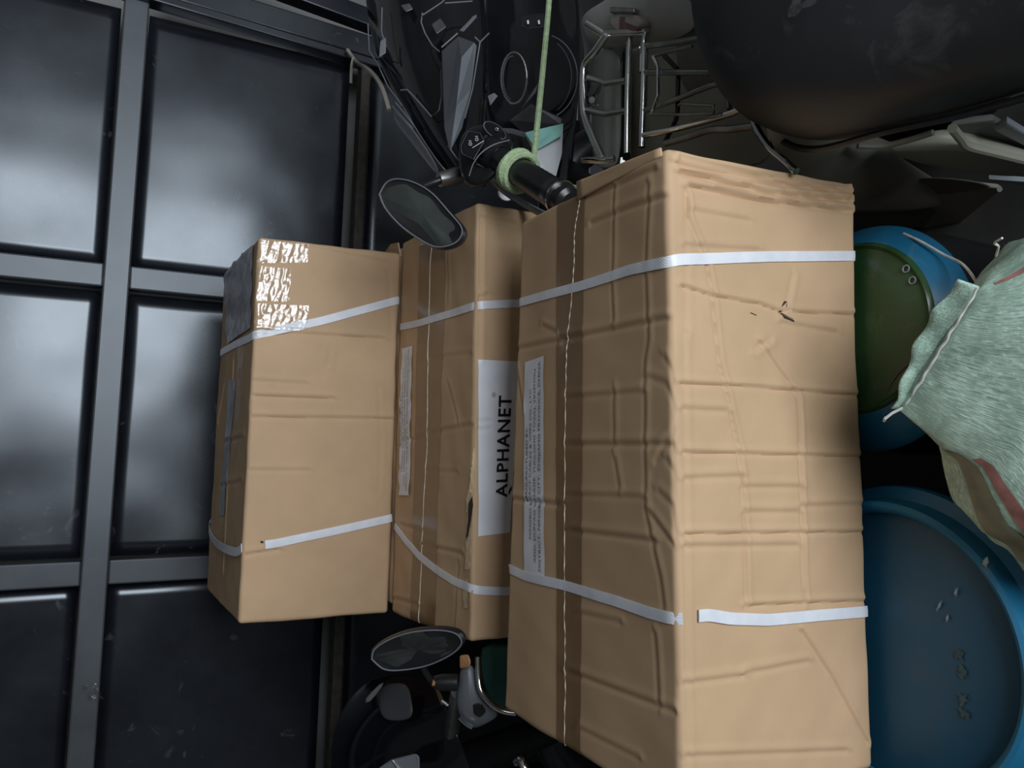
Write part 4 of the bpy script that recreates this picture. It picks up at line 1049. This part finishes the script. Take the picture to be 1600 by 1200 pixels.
zplate([(976, 34, .0095), (1000, 44, .0095), (994, 48, .0095), (976, 46, .0095)], 0.004, 'lamp_red_segment', 'lamp_red', 0.001)
zplate([(968, 26, .0095), (976, 26, .0095), (974, 46, .0095), (967, 46, .0095)], 0.004, 'lamp_red_segment', 'lamp_red', 0.001)
zplate([(952, 10, .012), (990, 12, .014), (989, 20, .014), (952, 20, .012)], 0.012, 'lamp_clip', 'steel_dull', 0.002)
# the seat: a long cushion along the machine, raised tail end first
SX = 0.625
seat_prof = []
for (y, xl, xr, zb, zt_) in ((0.765, .58, .80, .715, .765), (0.752, .52, .83, .685, .80), (0.725, .455, .85, .66, .83), (0.69, .392, .87, .64, .845), (0.64, .358, .87, .625, .84), (0.55, .350, .86, .62, .825),
                             (0.46, .345, .85, .61, .79), (0.36, .350, .83, .60, .765), (0.22, .39, .80, .59, .75), (0.08, .44, .76, .59, .74), (0.0, .50, .70, .62, .71)):
    cx, cz, a, b = (xl+xr)/2, (zb+zt_)/2, (xr-xl)/2, (zt_-zb)/2
    seat_prof.append([(cx+a*math.copysign(abs(math.cos(q))**0.55, math.cos(q)), y, cz+b*math.copysign(abs(math.sin(q))**0.7, math.sin(q))) for q in np.linspace(0, 2*math.pi, 36, endpoint=False)])
MB().loft(seat_prof).build('seat', 'vinyl_black', rs, subsurf=2, smooth=80)
edge = [np.array(seat_prof[i][18])+np.array([-.003, 0, -0.02]) for i in range(2, 10)]
MB().tube(smooth_path(edge, 6), 0.004, 8).build('seat_piping', 'black_plastic', rs)
sc = MB(); A = []
cx, cy, cz = on_z(1262, -14, 0.83)
for i in range(8):
    A.append([(cx+0.018*(j-3)/3, cy+0.022*(i-3.5)/3.5, 0.832+0.003*math.sin(i*1.9+j*1.3)) for j in range(7)])
sc.grid(A).build('torn_tape', 'clear_tape', rs)
# side panels below the seat, facing the cartons
def xpanel(pts, x, thick, name, mat, dx=None, bevel=0.003):
    P = [on_x(p[0], p[1], x+(p[2] if len(p) > 2 else 0)) for p in pts]
    return MB().slab(P, [p+np.array([thick, 0, 0]) for p in P]).build(name, mat, rs, smooth=0, bevel=bevel)
XS = 0.405
def xpatch(rows, name, mat, solid=0.006, sub=2):
    return MB().grid([[on_x(p[0], p[1], XS+p[2]) for p in r] for r in rows]).build(name, mat, rs, solid=solid, subsurf=sub, smooth=60)
xpatch([[(1180, 150, -.01), (1260, 165, .005), (1340, 205, .017), (1400, 222, .035)], [(1190, 210, -.035), (1260, 225, -.019), (1340, 240, -.005), (1400, 236, .02)],
        [(1235, 275, -.03), (1300, 275, -.015), (1360, 262, .0), (1410, 246, .025)], [(1300, 330, -.01), (1360, 330, .01), (1440, 330, .03), (1520, 310, .05)]], 'side_panel', 'panel_olive')
xpatch([[(1384, 232, .0), (1450, 205, .012), (1490, 198, .015), (1620, 240, .01)], [(1390, 236, -.006), (1450, 232, -.012), (1520, 232, -.014), (1620, 250, -.014)],
        [(1400, 240, -.004), (1470, 262, -.010), (1540, 272, -.010), (1620, 276, -.01)]], 'cream_panel', 'panel_cream')
rod2 = [on_x(x, y, XS-0.012) for (x, y) in ((1488, 200), (1500, 215), (1513, 228), (1560, 240), (1620, 255))]
MB().tube(smooth_path(rod2, 5), 0.006, 8).build('panel_lip', 'panel_cream', rs)
rod2 = [on_x(x, y, XS-0.010) for (x, y) in ((1340, 228), (1380, 228), (1420, 219), (1458, 207))]
MB().tube(smooth_path(rod2, 5), 0.004, 8).build('panel_lip', 'panel_olive', rs)
xpanel([(1486, 196, .012), (1552, 188, .016), (1620, 232, .01), (1620, 250, .008), (1515, 226, .006)], XS, 0.01, 'upper_panel', 'panel_dark')
xpanel([(1553, 205, .004), (1574, 192, .004), (1640, 232, .004), (1640, 250, .004)], XS, 0.01, 'silver_panel', 'panel_silver')
xpatch([[(1300, 290, .05), (1380, 275, .03), (1470, 272, .02), (1540, 282, .02)], [(1300, 340, .06), (1390, 300, .045), (1470, 285, .035), (1560, 292, .03)], [(1320, 400, .08), (1390, 400, .07), (1450, 380, .06), (1566, 300, .04)]], 'lower_panel', 'panel_dark')
xpanel([(1420, 300, .030), (1500, 288, .024), (1560, 294, .022), (1566, 298, .022), (1480, 366, .04), (1440, 388, .05), (1420, 388, .05), (1462, 330, .036)], XS, 0.008, 'guard_plate', 'panel_olive')
xpanel([(1545, 280, .0), (1600, 284, .0), (1640, 288, .0), (1640, 294, .0), (1548, 284, .0)], XS, 0.008, 'foot_rail', 'panel_silver', bevel=0.001)
MB().tube([on_x(1562, 296, XS+.016), on_x(1562, 296, XS+.010)], 0.004, 8).build('bolt', 'chrome', rs)
# chassis, wheels and front end
MB().loft(ellipse_rings((0.64, 0.95, 0.55), (0.62, 0.10, 0.36), [(0, .08, .06, .06), (.2, .13, .10, .03), (.5, .16, .14, .02), (.75, .15, .10, -.02), (1.0, .14, .05, -.05)])).build('body', 'panel_dark', rs)
MB().box((0.62, -0.05, 0.29), (0.26, 0.42, 0.05)).build('footboard', 'black_plastic', rs, bevel=0.01)
wheel((0.64, 0.93, 0.23), (1, 0, 0), 0.23, rs); wheel((0.62, -0.52, 0.23), (1, 0, 0), 0.23, rs)
MB().tube([(0.62, -0.50, 0.24), (0.62, -0.42, 0.50), (0.62, -0.36, 0.74)], [0.03, 0.035, 0.03], 12).build('fork', 'black_plastic', rs)
MB().loft(ellipse_rings((0.62, -0.24, 0.28), (0.62, -0.36, 0.66), [(0, .16, .03, 0), (.4, .18, .035, 0), (.8, .15, .03, 0), (1, .08, .02, 0)], up=(0, 1, 0))).build('leg_shield', 'panel_olive', rs)

# ------------------------------------------------------------------ scooter on the left of the cartons
ls = thing('scooter', (-0.95, 1.55, 0), 'dark scooter left of the cartons, oval mirror glass tilted nearly edge-on', 'scooter')
mirror([(580, 1030, .02), (584, 1015, .02), (606, 1000, .012), (640, 988, .0), (680, 984, -.010), (710, 988, -.018), (722, 1000, -.020), (718, 1012, -.018), (700, 1026, -.010), (668, 1040, .004), (630, 1047, .014), (600, 1046, .02)], 1.24, None, ls)
rod([(660, 1040, 1.26), (668, 1055, 1.27), (678, 1066, 1.28)], 0.0055, 'mirror_stem', 'black_plastic', ls, 10, 4)
rod([(678, 1066, 1.28), (690, 1066, 1.28), (715, 1066, 1.28)], [0.010, 0.0135, 0.0135], 'mirror_mount', 'black_plastic', ls, 16)
rod([(676, 1066, 1.275), (684, 1068, 1.275)], 0.006, 'mount_nut', 'amber', ls, 8)
patch([[(714, 1040, 1.30), (712, 1075, 1.29), (708, 1100, 1.29), (714, 1125, 1.30), (736, 1146, 1.31)], [(730, 1036, 1.275), (732, 1075, 1.265), (735, 1100, 1.265), (742, 1120, 1.27), (756, 1138, 1.285)],
       [(747, 1040, 1.29), (749, 1070, 1.28), (756, 1090, 1.275), (770, 1108, 1.28), (788, 1120, 1.285)]], 'switch_housing', 'blade_grey', ls, 0.012)
plate([(718, 1024, 1.28), (732, 1022, 1.275), (736, 1034, 1.27), (734, 1043, 1.268), (718, 1045, 1.28)], 'indicator_button', 'amber', ls, 0.02, 0.003)
rod([(747, 1026, 1.275), (748, 1060, 1.268), (752, 1080, 1.262), (766, 1098, 1.26), (784, 1110, 1.26), (806, 1114, 1.26)], 0.0052, 'brake_lever', 'chrome', ls, 10, 5)
rod([(718, 1120, 1.285), (728, 1130, 1.285), (738, 1136, 1.285)], 0.004, 'chrome_bead', 'chrome', ls, 8, 3)
rod([(690, 1094, 1.33), (700, 1102, 1.33)], 0.003, 'chrome_bead', 'chrome', ls, 8)
plate([(738, 1100, 1.27), (752, 1098, 1.268), (760, 1112, 1.27), (750, 1122, 1.272), (740, 1116, 1.272)], 'starter_button', 'black_plastic', ls, 0.01, 0.003)
patch([[(745, 1000, 1.42), (790, 1000, 1.40), (830, 1010, 1.38)], [(750, 1060, 1.42), (790, 1060, 1.40), (830, 1060, 1.38)], [(770, 1110, 1.42), (800, 1110, 1.40), (830, 1110, 1.38)]], 'inner_panel', 'teal_plastic', ls, 0.006, 1)
patch([[(545, 1090, 1.70), (575, 1062, 1.66), (620, 1050, 1.60), (690, 1060, 1.50)], [(520, 1140, 1.66), (570, 1120, 1.56), (630, 1110, 1.50), (705, 1110, 1.42)],
       [(515, 1200, 1.64), (570, 1190, 1.52), (640, 1190, 1.46), (730, 1170, 1.40)], [(520, 1280, 1.66), (580, 1280, 1.52), (660, 1280, 1.46), (760, 1240, 1.42)]], 'front_fairing', 'black_gloss', ls, 0.006)
patch([[(560, 1100, 1.55), (600, 1060, 1.555)], [(575, 1105, 1.545), (605, 1066, 1.555)]], 'fairing_edge', 'panel_dark', ls, 0.004, 1)
patch([[(598, 1070, 1.535), (620, 1066, 1.520), (641, 1068, 1.505)], [(590, 1100, 1.50), (620, 1098, 1.488), (646, 1097, 1.475)], [(598, 1126, 1.488), (622, 1128, 1.478), (650, 1124, 1.465)]], 'carton_reflection', 'dash_grey', ls, 0.006)  # grey patch standing in for the carton's reflection on the black fairing
plate([(586, 1204, 1.42), (612, 1186, 1.42), (650, 1177, 1.40), (656, 1182, 1.40), (656, 1215, 1.40), (600, 1225, 1.42)], 'side_cover', 'blade_grey', ls, 0.02, 0.004)
rod([(614, 1188, 1.415), (622, 1200, 1.41), (628, 1215, 1.40)], 0.003, 'chrome_bead', 'chrome', ls, 8)
rod([(808, 1190, 1.30), (814, 1188, 1.29), (820, 1200, 1.28), (822, 1225, 1.28)], 0.008, 'lever_tip', 'chrome', ls, 10, 3)
MB().tube([at(716, 1080, 1.31), at(700, 1180, 1.50), at(690, 1280, 1.64)], 0.013, 10).build('handlebar', 'steel_dull', ls)
MB().tube([(-0.70, 1.58, 0.86), (-0.66, 1.68, 0.42), (-0.64, 1.72, 0.25)], [0.05, 0.035, 0.03], 14).build('fork', 'black_plastic', ls)
wheel((-0.64, 1.72, 0.235), (-0.2, 1, 0), 0.235, ls); wheel((-1.72, 1.48, 0.235), (-0.2, 1, 0), 0.235, ls)
MB().loft(ellipse_rings((-0.82, 1.60, 0.36), (-1.82, 1.46, 0.50), [(0, .10, .06, 0), (.15, .14, .06, -.04), (.4, .14, .07, -.03), (.55, .14, .16, .04), (.8, .13, .15, .08), (1.0, .06, .06, .14)])).build('body', 'black_gloss', ls)
MB().loft(ellipse_rings((-1.22, 1.55, 0.74), (-1.82, 1.46, 0.78), [(0, .07, .03, 0), (.2, .13, .05, 0), (.6, .14, .05, .02), (1.0, .09, .03, .04)])).build('seat', 'vinyl_black', ls)
